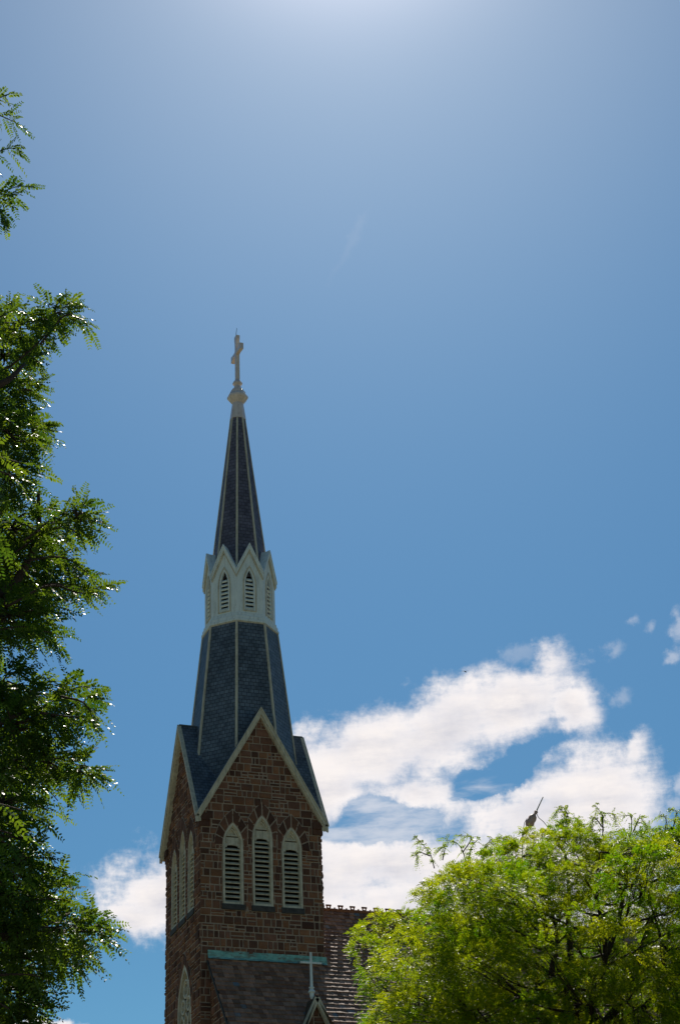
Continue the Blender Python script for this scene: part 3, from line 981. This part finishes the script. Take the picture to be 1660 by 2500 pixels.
b.lathe([(.04, DZ-.12), (.085, DZ-.02), (.10, DZ+.12), (.155, DZ+.16), (.15, DZ+.2), (.11, DZ+.25), (.075, DZ+.3), (.12, DZ+.34), (.12, DZ+.37), (.075, DZ+.39)], 8, c=(FX, FY))
b.lathe([(.07, DZ+.38), (.06, DZ+1.2), (.058, DZ+1.82)], 4, ph=R(45), c=(FX, FY))
b.box((FX, FY, DZ+1.38), (.46, 0, 0), (0, .05, 0), (0, 0, .035))
b.build('dormer_cross', M['white'], do)

# ------------------------------------------------------------------ weather vane beyond the right tree, on the nave ridge
wv = empty('weather_vane', (14.3, 0, Z0))
tag(wv, 'rusty beaded weather vane with a thin spike, rising above the leafy treetop', 'weather vane')
def rel(u, v):
    d = ray(u, v); return CAM+d*(0-CAM[1])/d[1]-np.array(wv.location)
b = MB()
p0, p1 = rel(1265, 2060), rel(1308, 1982)
ax = p1-p0
b.tube([p0, p0+ax*.3, p0+ax*.36, p0+ax*.42, p0+ax*.48, p0+ax*.56], [.03, .03, .10, .13, .09, .04], 10)
b.tube([p0+ax*.5, p0+ax*.56, p0+ax*.64, p0+ax*.72, p0+ax*.78, p0+ax*.85, p0+ax*.92, p0+ax*1.0, p0+ax*1.04], [.04, .16, .23, .19, .21, .17, .06, .10, .04], 12)
b.build('beaded_stem', M['vane'], wv, smooth=True)
b = MB(); b.tube([rel(1308, 1982), rel(1325, 1946)], [.035, .025], 6); b.build('spike', M['cream'], wv)
b = MB()
b.tube([rel(1308, 1984), rel(1314, 1996), rel(1326, 2006), rel(1337, 2020), rel(1345, 2040)], .018, 5)
b.build('guy_wire', M['rod'], wv)
b = MB()
b.tube([rel(1286, 1998), rel(1280, 2008), rel(1277, 2022)], .015, 5)
b.build('guy_wire', M['rod'], wv)
b = MB(); b.tube([rel(1275, 2030), rel(1275, 2100), (0, 0, 0)], .03, 6); b.build('pole', M['rod'], wv)

# bird
BL = CAM+ray(1135, 1640)*150
b = MB()
b.tube([(-.16, 0, 0), (-.1, 0, .01), (0, 0, .02), (.1, 0, .01), (.16, 0, 0)], [.01, .035, .045, .03, .01], 6)
b.idx([(-.04, .03, .03), (.06, .03, .03), (.0, .22, .09), (-.07, .38, .03), (-.04, -.03, .03), (.06, -.03, .03), (.0, -.22, .09), (-.07, -.38, .03)], [(0, 1, 2), (0, 2, 3), (5, 4, 6), (6, 4, 7)])
bo = b.build('bird', M['bird'], None)
bo.location = BL; bo.rotation_euler = (.2, .1, .6)
tag(bo, 'tiny dark bird flying in front of the blue sky above the big cloud', 'bird')


# ------------------------------------------------------------------ trees
def inpoly(pts, poly):
    x, y = pts[:, 0], pts[:, 1]; c = np.zeros(len(pts), bool)
    n = len(poly)
    for i in range(n):
        x0, y0 = poly[i]; x1, y1 = poly[(i+1) % n]
        k = ((y0 > y) != (y1 > y)) & (x < (x1-x0)*(y-y0)/((y1-y0)+1e-12)+x0)
        c ^= k
    return c


def unit(a): return a/(np.linalg.norm(a, axis=-1, keepdims=True)+1e-9)


def leaves(base, T, L, pairs, lw, ll, droop, rng, flat=.5):
    """pinnate leaves: rows of small leaflets along an arching stalk. Returns leaflet corners (n*4or6, 3) and stalk strips"""
    n = len(base)
    T = unit(T)
    up = np.tile([0, 0, 1.], (n, 1))+rng.normal(0, flat, (n, 3))
    S_ = unit(np.cross(T, up)); Nn = np.cross(S_, T)
    tt = np.linspace(.1, 1.0, pairs)
    t = np.repeat(tt, 2); sg = np.tile([1, -1.], pairs)
    m = len(t)
    Lb = L[:, None, None]
    G = np.array([0, 0, -1.])
    pos = base[:, None]+T[:, None]*Lb*t[None, :, None]+G*Lb*droop[:, None, None]*(t[None, :, None]**2)
    tan = unit(T[:, None]+G*2*droop[:, None, None]*t[None, :, None])
    lat = S_[:, None]*sg[None, :, None]
    jit = rng.normal(0, .16, (n, m, 3))
    d = unit(lat*.9+tan*.42+G*.12+jit)
    size = (.55+.45*np.sin(np.pi*np.clip(t*.85+.12, 0, 1)))[None, :, None]*rng.uniform(.85, 1.15, (n, m, 1))
    a = d*ll*size
    nn = unit(Nn[:, None]+rng.normal(0, .35, (n, m, 3)))
    wdir = unit(np.cross(nn, d))*lw*size*.5
    return pos, a, wdir, m


def leaf_object(name, sets, mat, parent, hexa, tone_rng, clump=None):
    V = []; TN = []
    for pos, a, w, m in sets:
        if hexa:
            q = np.stack([pos, pos+a*.3+w, pos+a*.72+w*.9, pos+a, pos+a*.72-w*.9, pos+a*.3-w], axis=2)
            k = 6
        else:
            q = np.stack([pos, pos+a*.5+w, pos+a, pos+a*.5-w], axis=2); k = 4
        V.append(q.reshape(-1, 3))
        n = pos.shape[0]
        lead = tone_rng.random(n) if clump is None else clump*.65+tone_rng.random(n)*.35
        base_t = lead[:, None]*np.ones((n, m))*.75+tone_rng.random((n, m))*.25
        TN.append(np.stack([base_t, tone_rng.random((n, m)), tone_rng.random((n, m))], axis=-1).reshape(-1, 3))
    return fast_mesh(name, np.concatenate(V), k, mat, parent, np.concatenate(TN))


def smooth_path(pts, k=6):
    pts = [np.array(p, float) for p in pts]
    P_ = [2*pts[0]-pts[1]]+pts+[2*pts[-1]-pts[-2]]
    out = []
    for i in range(1, len(P_)-2):
        for j in range(k):
            t = j/k
            a, b, c, d = P_[i-1:i+3]
            out.append(.5*((2*b)+(-a+c)*t+(2*a-5*b+4*c-d)*t*t+(-a+3*b-3*c+d)*t**3))
    out.append(pts[-1])
    return out


# --- left tree, close to the camera
rngL = np.random.default_rng(3)
DL = 7.6
trunkL = at(-900, 2300, DL+.3); trunkL[2] = 0
tL = empty('locust_tree', tuple(trunkL))
tag(tL, 'near honey locust tree with dark ferny leaves reaching in along the left side', 'tree', 'honey locust trees')
oL = trunkL
wood = MB(); twg = MB()
top = at(-700, 200, DL)-oL
wood.tube(smooth_path([(0, 0, -.3), (0.02, .05, 1.5), (.1, 0, 3.0), (.15, .1, 4.6), top*.6+np.array([.2, .1, 2.9]), top+np.array([0, 0, .8])]),
          list(np.linspace(.2, .03, 31)), 10)
twigs = [[(-160, 320), (-60, 262), (10, 235), (50, 232)], [(-120, 250), (-20, 275), (40, 300), (78, 330)], [(-140, 420), (-30, 380), (30, 362), (52, 388)],
         [(-140, 520), (-20, 478), (50, 455), (96, 470)], [(-110, 450), (-20, 490), (10, 530), (14, 552)],
         [(-140, 420), (-30, 460), (30, 480), (70, 500)],
         [(-100, 960), (30, 890), (100, 830), (150, 760), (185, 735), (228, 775)], [(20, 900), (90, 840), (140, 800), (150, 890)], [(100, 840), (160, 770), (210, 790), (222, 840)],
         [(-60, 830), (0, 775), (40, 755), (72, 775)], [(60, 860), (90, 880), (100, 910)],
         [(-40, 990), (20, 940), (65, 925), (98, 948)], [(-40, 1060), (30, 1010), (80, 1005), (90, 1045)], [(-20, 1150), (40, 1090), (90, 1070), (112, 1110)],
         [(-20, 1110), (50, 1120), (100, 1125)], [(0, 1250), (50, 1210), (90, 1195)],
         [(-40, 1400), (50, 1340), (120, 1290), (190, 1235), (240, 1262)], [(60, 1320), (140, 1260), (200, 1250), (235, 1320)],
         [(90, 1300), (170, 1290), (222, 1340)], [(-40, 1500), (80, 1400), (140, 1370), (190, 1390), (245, 1400)],
         [(20, 1480), (120, 1430), (200, 1448), (258, 1430), (298, 1455)], [(60, 1370), (150, 1360), (210, 1395), (240, 1430)],
         [(-20, 1540), (60, 1530), (130, 1545), (182, 1535)], [(-20, 1500), (80, 1540), (140, 1570), (160, 1615)], [(0, 1540), (70, 1550), (115, 1600)],
         [(0, 1540), (40, 1570), (60, 1610)],
         [(-20, 1760), (90, 1735), (160, 1690), (220, 1678), (282, 1730)], [(130, 1700), (165, 1660), (205, 1660)], [(150, 1700), (210, 1720), (238, 1790)],
         [(100, 1740), (180, 1750), (240, 1745)],
         [(0, 1860), (120, 1850), (200, 1870), (282, 1898)], [(60, 1850), (150, 1890), (195, 1930)], [(80, 1900), (190, 1890), (250, 1905)],
         [(0, 1960), (80, 1990), (110, 2010)], [(0, 2040), (70, 2050), (130, 2085)],
         [(0, 2210), (90, 2190), (160, 2135), (238, 2140)], [(60, 2200), (140, 2195), (205, 2210)],
         [(0, 2260), (120, 2250), (210, 2270), (288, 2235)], [(60, 2300), (160, 2270), (235, 2275), (280, 2320)], [(60, 2280), (180, 2330), (250, 2345)],
         [(80, 2320), (170, 2350), (200, 2400)], [(-20, 2360), (60, 2400), (115, 2440)], [(-20, 2450), (60, 2470), (110, 2490)], [(0, 2380), (80, 2380), (130, 2400)]]
limbs = [[(-820, 1500), (-400, 1120), (-150, 980), (0, 940), (60, 890)], [(-820, 1900), (-400, 1650), (-120, 1500), (20, 1440), (90, 1320), (95, 1200)],
         [(-820, 2300), (-400, 2050), (-100, 1900), (0, 1880), (120, 1870)], [(-820, 2500), (-400, 2380), (-100, 2300), (50, 2280), (170, 2230)],
         [(-780, 1200), (-400, 700), (-180, 500), (-60, 420), (0, 380)], [(-820, 2000), (-300, 1800), (-60, 1780), (60, 1740)],
         [(-800, 1800), (-300, 1400), (-60, 1200), (20, 1120)], [(-100, 1480), (30, 1500), (110, 1430), (200, 1440)]]
for k, lb in enumerate(limbs):
    d0 = DL+rngL.uniform(-.35, .35)
    pts = [at(u, v, d0+rngL.uniform(-.15, .15)) - oL for u, v in lb]
    pts = smooth_path(pts, 5)
    wood.tube(pts, list(np.linspace(.045 if k < 7 else .012, .007, len(pts))), 7)
bases, dirs, Ls, dr = [], [], [], []


def leaf_on(path, rng, step, lmin, lmax, drp=(.15, .75), start=.12):
    n = len(path)
    tot = sum(np.linalg.norm(path[i+1]-path[i]) for i in range(n-1))
    cnt = max(3, int(tot/step))
    for k in range(cnt+1):
        t = start+(1-start)*k/cnt
        f_ = t*(n-1); i = min(int(f_), n-2)
        p = path[i]+(path[i+1]-path[i])*(f_-i)
        tn = path[i+1]-path[i]; tn = tn/np.linalg.norm(tn)
        s_ = np.cross(tn, rng.normal(0, 1, 3)); s_ /= np.linalg.norm(s_)
        for _ in range(2 if k < cnt else 1):
            s_ = -s_
            d = tn*rng.uniform(.5, 1.1)+s_*(rng.uniform(.5, 1.0) if k < cnt else .1)+np.array([0, 0, rng.uniform(-.5, .25)])
            bases.append(p); dirs.append(d); Ls.append(rng.uniform(lmin, lmax)*(1 if t < .8 else .85)); dr.append(rng.uniform(*drp))


for tw_ in twigs:
    d0 = DL+rngL.uniform(-.5, .5)
    d1 = d0+rngL.uniform(-.25, .25)
    path = smooth_path([at(u, v, d0+(d1-d0)*k/len(tw_)) for k, (u, v) in enumerate(tw_)], 6)
    # keep leaf tips inside the outline of the spray: stop the stalk short
    path = path[:max(4, int(len(path)*.78))]
    twg.tube([p-oL for p in path], list(np.linspace(.006, .0018, len(path))), 5)
    leaf_on(path, rngL, .05, .09, .14, start=.1, drp=(.05, .5))
# inner mass
polyL = [(-10, 700), (60, 740), (100, 820), (95, 900), (60, 960), (80, 1010), (95, 1060), (100, 1130), (90, 1180), (120, 1270), (170, 1270), (150, 1340), (170, 1400),
         (120, 1450), (110, 1520), (60, 1570), (0, 1580), (0, 1625), (70, 1640), (120, 1690), (150, 1760), (180, 1800), (190, 1860), (130, 1900), (110, 1950),
         (70, 1990), (80, 2060), (110, 2130), (120, 2200), (180, 2250), (190, 2310), (130, 2340), (70, 2360), (80, 2420), (70, 2480), (80, 2560), (-10, 2560)]
def scatter(poly, n, rng, dmin, dmax, xs, ys):
    out = []
    while len(out) < n:
        c = np.stack([rng.uniform(*xs, n), rng.uniform(*ys, n)], 1)
        out += list(c[inpoly(c, poly)])
    return [at(u, v, rng.uniform(dmin, dmax)) for u, v in out[:n]]
polyL = [(u-80 if u > 0 else u-60, v) for u, v in polyL]
polyL = [(min(u, -60) if 1520 < v < 1660 else u, v) for u, v in polyL]
lobesL = [(50, 790, 70, 45), (135, 765, 38, 30), (10, 870, 80, 55), (-10, 980, 70, 55), (60, 950, 35, 25), (20, 1060, 70, 60), (80, 1050, 32, 28), (20, 1160, 70, 45),
          (30, 1290, 85, 60), (120, 1285, 50, 35), (195, 1262, 34, 30), (20, 1400, 90, 70), (120, 1395, 55, 32), (190, 1410, 38, 22), (20, 1500, 80, 55), (95, 1500, 45, 28),
          (0, 1680, 85, 55), (80, 1690, 45, 38), (30, 1770, 85, 60), (125, 1750, 45, 32), (190, 1715, 35, 26), (20, 1860, 95, 60), (120, 1860, 55, 32), (195, 1880, 40, 20), (10, 1960, 75, 55),
          (0, 2060, 70, 60), (60, 2100, 38, 40), (10, 2180, 90, 60), (110, 2180, 45, 30), (30, 2270, 95, 60), (140, 2265, 55, 32), (215, 2275, 36, 26), (50, 2330, 90, 50), (150, 2330, 45, 28),
          (0, 2420, 75, 60), (60, 2450, 40, 45), (0, 2520, 80, 60)]
K = DL/FPX
for u, v, ru, rv in lobesL:
    dd_ = DL+rngL.uniform(-.35, .5)
    c = at(u, v, dd_)
    rad = np.array([ru*K, ru*K*1.1, rv*K])
    n_ = int(20+ru*rv/50)
    for _ in range(n_):
        q = unit(rngL.normal(0, 1, 3))
        p = c+(RT*q[0]*rad[0]+np.array([FW[0], FW[1], 0])*q[1]*rad[1]+np.array([0, 0, 1.])*q[2]*rad[2])*rngL.uniform(.15, 1)**.5
        d = RT*q[0]+np.array([FW[0], FW[1], 0])*q[1]+np.array([0, 0, 1.])*q[2]*.8
        d = unit(d)*.8+RT*.35+rngL.normal(0, .4, 3)+np.array([0, 0, -.15])
        bases.append(p); dirs.append(d); Ls.append(rngL.uniform(.09, .15)); dr.append(rngL.uniform(.05, .45))
        if _ % 5 == 0: twg.tube([q2-oL for q2 in (c, (c+p)/2+rngL.normal(0, .01, 3), p)], [.005, .004, .002], 4)
pts = scatter(polyL, 240, rngL, DL+.4, DL+2.4, (-150, 200), (700, 2560))
pts += scatter([(-1500, 2700), (-1500, 300), (-700, -50), (-420, 120), (-170, 640), (-60, 760), (-60, 2700)], 1500, rngL, DL-1.6, DL+2.2, (-1500, 0), (-50, 2700))
for p in pts:
    a_ = rngL.normal(0, 1, 3); a_[2] = -abs(a_[2])*.3; a_ += RT*.3
    path = smooth_path([p, p+unit(a_)*.12, p+unit(a_)*.24+np.array([0, 0, -.03])], 3)
    if rngL.random() < .8: twg.tube([q-oL for q in path], [.003]*len(path), 4)
    leaf_on(path, rngL, .09, .10, .16, start=.0, drp=(.05, .5))
bases, dirs, Ls, dr = map(np.array, (bases, dirs, Ls, dr))
st = leaves(bases-oL, dirs, Ls, 11, .0095, .023, dr, rngL)
wood.build('trunk', M['bark'], tL, smooth=True)
twg.build('twigs', M['bark'], tL, smooth=True)
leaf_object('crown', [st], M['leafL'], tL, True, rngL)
nL = st[0].shape[0]*st[3]

# --- right tree
rngR = np.random.default_rng(8)
DR = 25.0
trunkR = at(1425, 2600, DR); trunkR[2] = 0
tR = empty('locust_tree', tuple(trunkR))
tag(tR, 'bright yellow-green honey locust tree covering the nave roof at the lower right', 'tree', 'honey locust trees')
oR = trunkR
polyR = [(868, 2285), (890, 2245), (930, 2218), (985, 2222), (1020, 2228), (1035, 2180), (1060, 2145), (1095, 2125), (1140, 2120), (1180, 2110), (1190, 2065), (1235, 2055),
         (1290, 2048), (1330, 2030), (1370, 2010), (1400, 2022), (1440, 2035), (1480, 2050), (1520, 2025), (1560, 2020), (1600, 2045), (1630, 2015), (1680, 2010),
         (1800, 2050), (1950, 2150), (2050, 2300), (2080, 2500), (2000, 2700), (1700, 2780), (1200, 2780), (1000, 2700), (900, 2580), (890, 2520), (900, 2480), (925, 2440), (905, 2380), (920, 2340), (885, 2310)]
holesR = [[(1330, 2215), (1352, 2195), (1362, 2240), (1338, 2250)], [(1560, 2070), (1610, 2060), (1620, 2095), (1570, 2105)], [(1015, 2245), (1060, 2235), (1070, 2260), (1020, 2262)],
          [(1400, 2222), (1440, 2210), (1450, 2232), (1410, 2238)]]
cenR = at(1470, 2440, DR)
cl = []; tries = 0
while len(cl) < 300 and tries < 60000:
    tries += 1
    c = cenR+rngR.uniform(-1, 1, 3)*np.array([3.6, 3.3, 2.6])
    rr = (((c-cenR)/np.array([3.6, 3.3, 2.6]))**2).sum()
    if rr > 1 or rngR.random() > .2+.8*rr: continue
    r_ = rngR.uniform(.26, .50)
    k_ = r_*FPX/DR*.7
    u, v = proj(c)
    if not inpoly(np.array([[u, v], [u, v-k_*.9], [u-k_, v], [u-k_*.7, v-k_*.7]]), polyR).all(): continue
    if any(inpoly(np.array([[u, v]]), h)[0] for h in holesR): continue
    if any(np.linalg.norm((o_[0]-c)*np.array([1, 1, 1.25])) < (o_[1]+r_)*.55 for o_ in cl): continue
    cl.append((c, r_))
nbig = len(cl)
# clumps and sprays that make the outline
edge = [(880, 2262), (885, 2300), (905, 2250), (925, 2228), (960, 2228), (995, 2235), (1040, 2200), (1052, 2165), (1075, 2140), (1120, 2135), (1150, 2135), (1195, 2090), (1215, 2070),
        (1250, 2068), (1285, 2060), (1315, 2040), (1345, 2025), (1372, 2015), (1400, 2035), (1430, 2045), (1470, 2055), (1500, 2040), (1530, 2030), (1560, 2030), (1600, 2050), (1630, 2030), (1655, 2025),
        (1680, 2020), (900, 2350), (915, 2400), (910, 2440), (930, 2470), (905, 2510), (1540, 2070), (1640, 2080), (1480, 2090), (1420, 2080)]
for u, v in edge: cl.append((at(u+12, v+20, DR+rngR.uniform(-1.2, 1.0)), rngR.uniform(.13, .22)))
cl.append((at(1312, 2050, DR), .24)); cl.append((at(1265, 2085, DR), .2))
# far side and bottom of the crown, out of the picture
B, T_, LL, DD, CT = [], [], [], [], []
for ci, (c, r_) in enumerate(cl):
    k = int(1700*r_*r_*(1.15 if ci < nbig else 1.5))
    q = unit(rngR.normal(0, 1, (k, 3)))
    q[:, 2] = np.where((q[:, 2] < -.3) & (rngR.random(k) < .6), -q[:, 2], q[:, 2])
    off = q*(rngR.uniform(.05, 1, (k, 1))**.45)*r_*np.array([1.2, 1.2, .72])
    sub = rngR.normal(0, 1, (9, 3)); sub = unit(sub)       # little tufts within the lobe
    near = sub[np.argmax(q @ sub.T, axis=1)]
    off = off*.72+near*r_*.38*np.array([1.1, 1.1, .7])
    dd = q*.8+near*.5+rngR.normal(0, .4, (k, 3))+np.array([0, 0, -.1])
    CT.append(np.full(k, rngR.random()))
    B.append(c+off); T_.append(dd); LL.append(rngR.uniform(.09, .15, k)); DD.append(rngR.uniform(.1, .6, k))
wood = MB(); twg = MB()
fork = at(1420, 2560, DR)-oR
wood.tube(smooth_path([(0, 0, -.3), (.03, 0, 1.2), fork*.5+np.array([0, .05, 0]), fork]), list(np.linspace(.24, .15, 19)), 12)
limR = [[(1420, 2560), (1330, 2490), (1230, 2400), (1130, 2330), (1010, 2290), (930, 2270)], [(1420, 2560), (1320, 2420), (1240, 2300), (1160, 2200), (1110, 2140)],
        [(1420, 2560), (1385, 2420), (1340, 2300), (1290, 2180), (1250, 2090)], [(1420, 2560), (1400, 2400), (1390, 2250), (1380, 2120), (1370, 2040)],
        [(1420, 2560), (1460, 2400), (1500, 2260), (1520, 2150), (1540, 2050)], [(1420, 2560), (1520, 2440), (1560, 2320), (1600, 2200), (1650, 2060)],
        [(1420, 2560), (1560, 2480), (1680, 2350), (1780, 2220), (1850, 2120)], [(1420, 2560), (1600, 2560), (1760, 2480), (1900, 2400)],
        [(1420, 2560), (1300, 2560), (1150, 2480), (1020, 2430), (930, 2420)], [(1420, 2560), (1440, 2480), (1480, 2330), (1450, 2180), (1460, 2080)],
        [(1420, 2560), (1400, 2450), (1290, 2350), (1180, 2290), (1080, 2200)], [(1400, 2480), (1350, 2390), (1360, 2280), (1330, 2160)],
        [(1420, 2560), (1600, 2430), (1620, 2300), (1580, 2180)]]
LP = []
for lb in limR:
    dt = rngR.uniform(-1.6, 1.8)
    pts = [at(u+rngR.uniform(-8, 8)*(k > 0), v, DR+dt*k/(len(lb)-1)) for k, (u, v) in enumerate(lb)]
    pts = smooth_path(pts, 5)
    wood.tube([p-oR for p in pts], list(np.linspace(.065, .007, len(pts))), 7)
    LP += [(p, .085+(.014-.085)*k/len(pts)) for k, p in enumerate(pts)]
LPp = np.array([p for p, _ in LP]); LPr = np.array([r_ for _, r_ in LP])
for c, r_ in cl:
    dist = np.linalg.norm(LPp-c, axis=1)+np.where(LPp[:, 2] > c[2], 1.2, 0)
    i = int(np.argmin(dist)); p = LPp[i]
    m_ = (p+c)/2+rngR.normal(0, .06, 3)+np.array([0, 0, -.06])
    r0 = min(.022, LPr[i]*.5)
    twg.tube([q-oR for q in smooth_path([p, m_, c], 4)], list(np.linspace(r0, .004, 9)), 5, cap=False)
    for _ in range(5 if r_ > .25 else 2):
        e_ = c+unit(rngR.normal(0, 1, 3))*r_*.9
        twg.tube([m_-oR, (c*.6+e_*.4)-oR, e_-oR], [.005, .004, .002], 4, cap=False)
# airy sprays standing up from the treetop
sprR = [[(1060, 2120), (1050, 2085), (1030, 2060), (1015, 2045)], [(1050, 2090), (1020, 2080), (1018, 2100)], [(1140, 2130), (1130, 2080), (1110, 2055), (1088, 2052)], [(1140, 2120), (1150, 2070), (1165, 2050)],
        [(1130, 2080), (1150, 2045), (1120, 2040)], [(1080, 2100), (1085, 2070), (1070, 2075)], [(1370, 2020), (1378, 1995), (1366, 1975), (1352, 1990)], [(1372, 2010), (1385, 1990), (1375, 1972)],
        [(1470, 2040), (1470, 1995), (1455, 1968)], [(1472, 2030), (1470, 1990), (1495, 1988), (1502, 2010)], [(1470, 2020), (1450, 1995), (1445, 2010)],
        [(1540, 2030), (1540, 1995), (1525, 1990)], [(1545, 2030), (1560, 1998), (1572, 2010)], [(1620, 2040), (1625, 2000), (1610, 1992)], [(1640, 2030), (1650, 1985), (1640, 1975)],
        [(1650, 2040), (1662, 1990), (1672, 1980)], [(1180, 2100), (1185, 2065), (1200, 2050)], [(1230, 2090), (1235, 2055), (1222, 2045)], [(1130, 2130), (1120, 2160), (1118, 2190)],
        [(1395, 2030), (1410, 2005), (1402, 1995)], [(900, 2260), (872, 2275), (860, 2310)], [(910, 2270), (880, 2300), (868, 2340)], [(985, 2240), (960, 2222), (938, 2240)],
        [(1180, 2090), (1170, 2130), (1175, 2160)]]
for sp in sprR:
    dd_ = DR+rngR.uniform(-.6, .6)
    path = smooth_path([at(u, v, dd_) for u, v in sp], 5)
    twg.tube([p-oR for p in path], list(np.linspace(.009, .003, len(path))), 4)
    for k in range(2, len(path)):
        for _ in range(2):
            CT.append(np.full(1, .5)); B.append(path[k][None]); T_.append(unit((path[k]-path[k-1])[None])*.6+rngR.normal(0, .5, (1, 3))); LL.append(rngR.uniform(.08, .14, 1)); DD.append(rngR.uniform(.2, .9, 1))
B, T_, LL, DD = map(np.concatenate, (B, T_, LL, DD))
st = leaves(B-oR, T_, LL, 7, .014, .034, DD, rngR)
wood.build('trunk', M['bark'], tR, smooth=True)
twg.build('branches', M['bark'], tR, smooth=True)
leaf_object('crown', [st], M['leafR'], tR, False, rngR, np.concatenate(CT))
print('leaflets', nL, st[0].shape[0]*st[3])
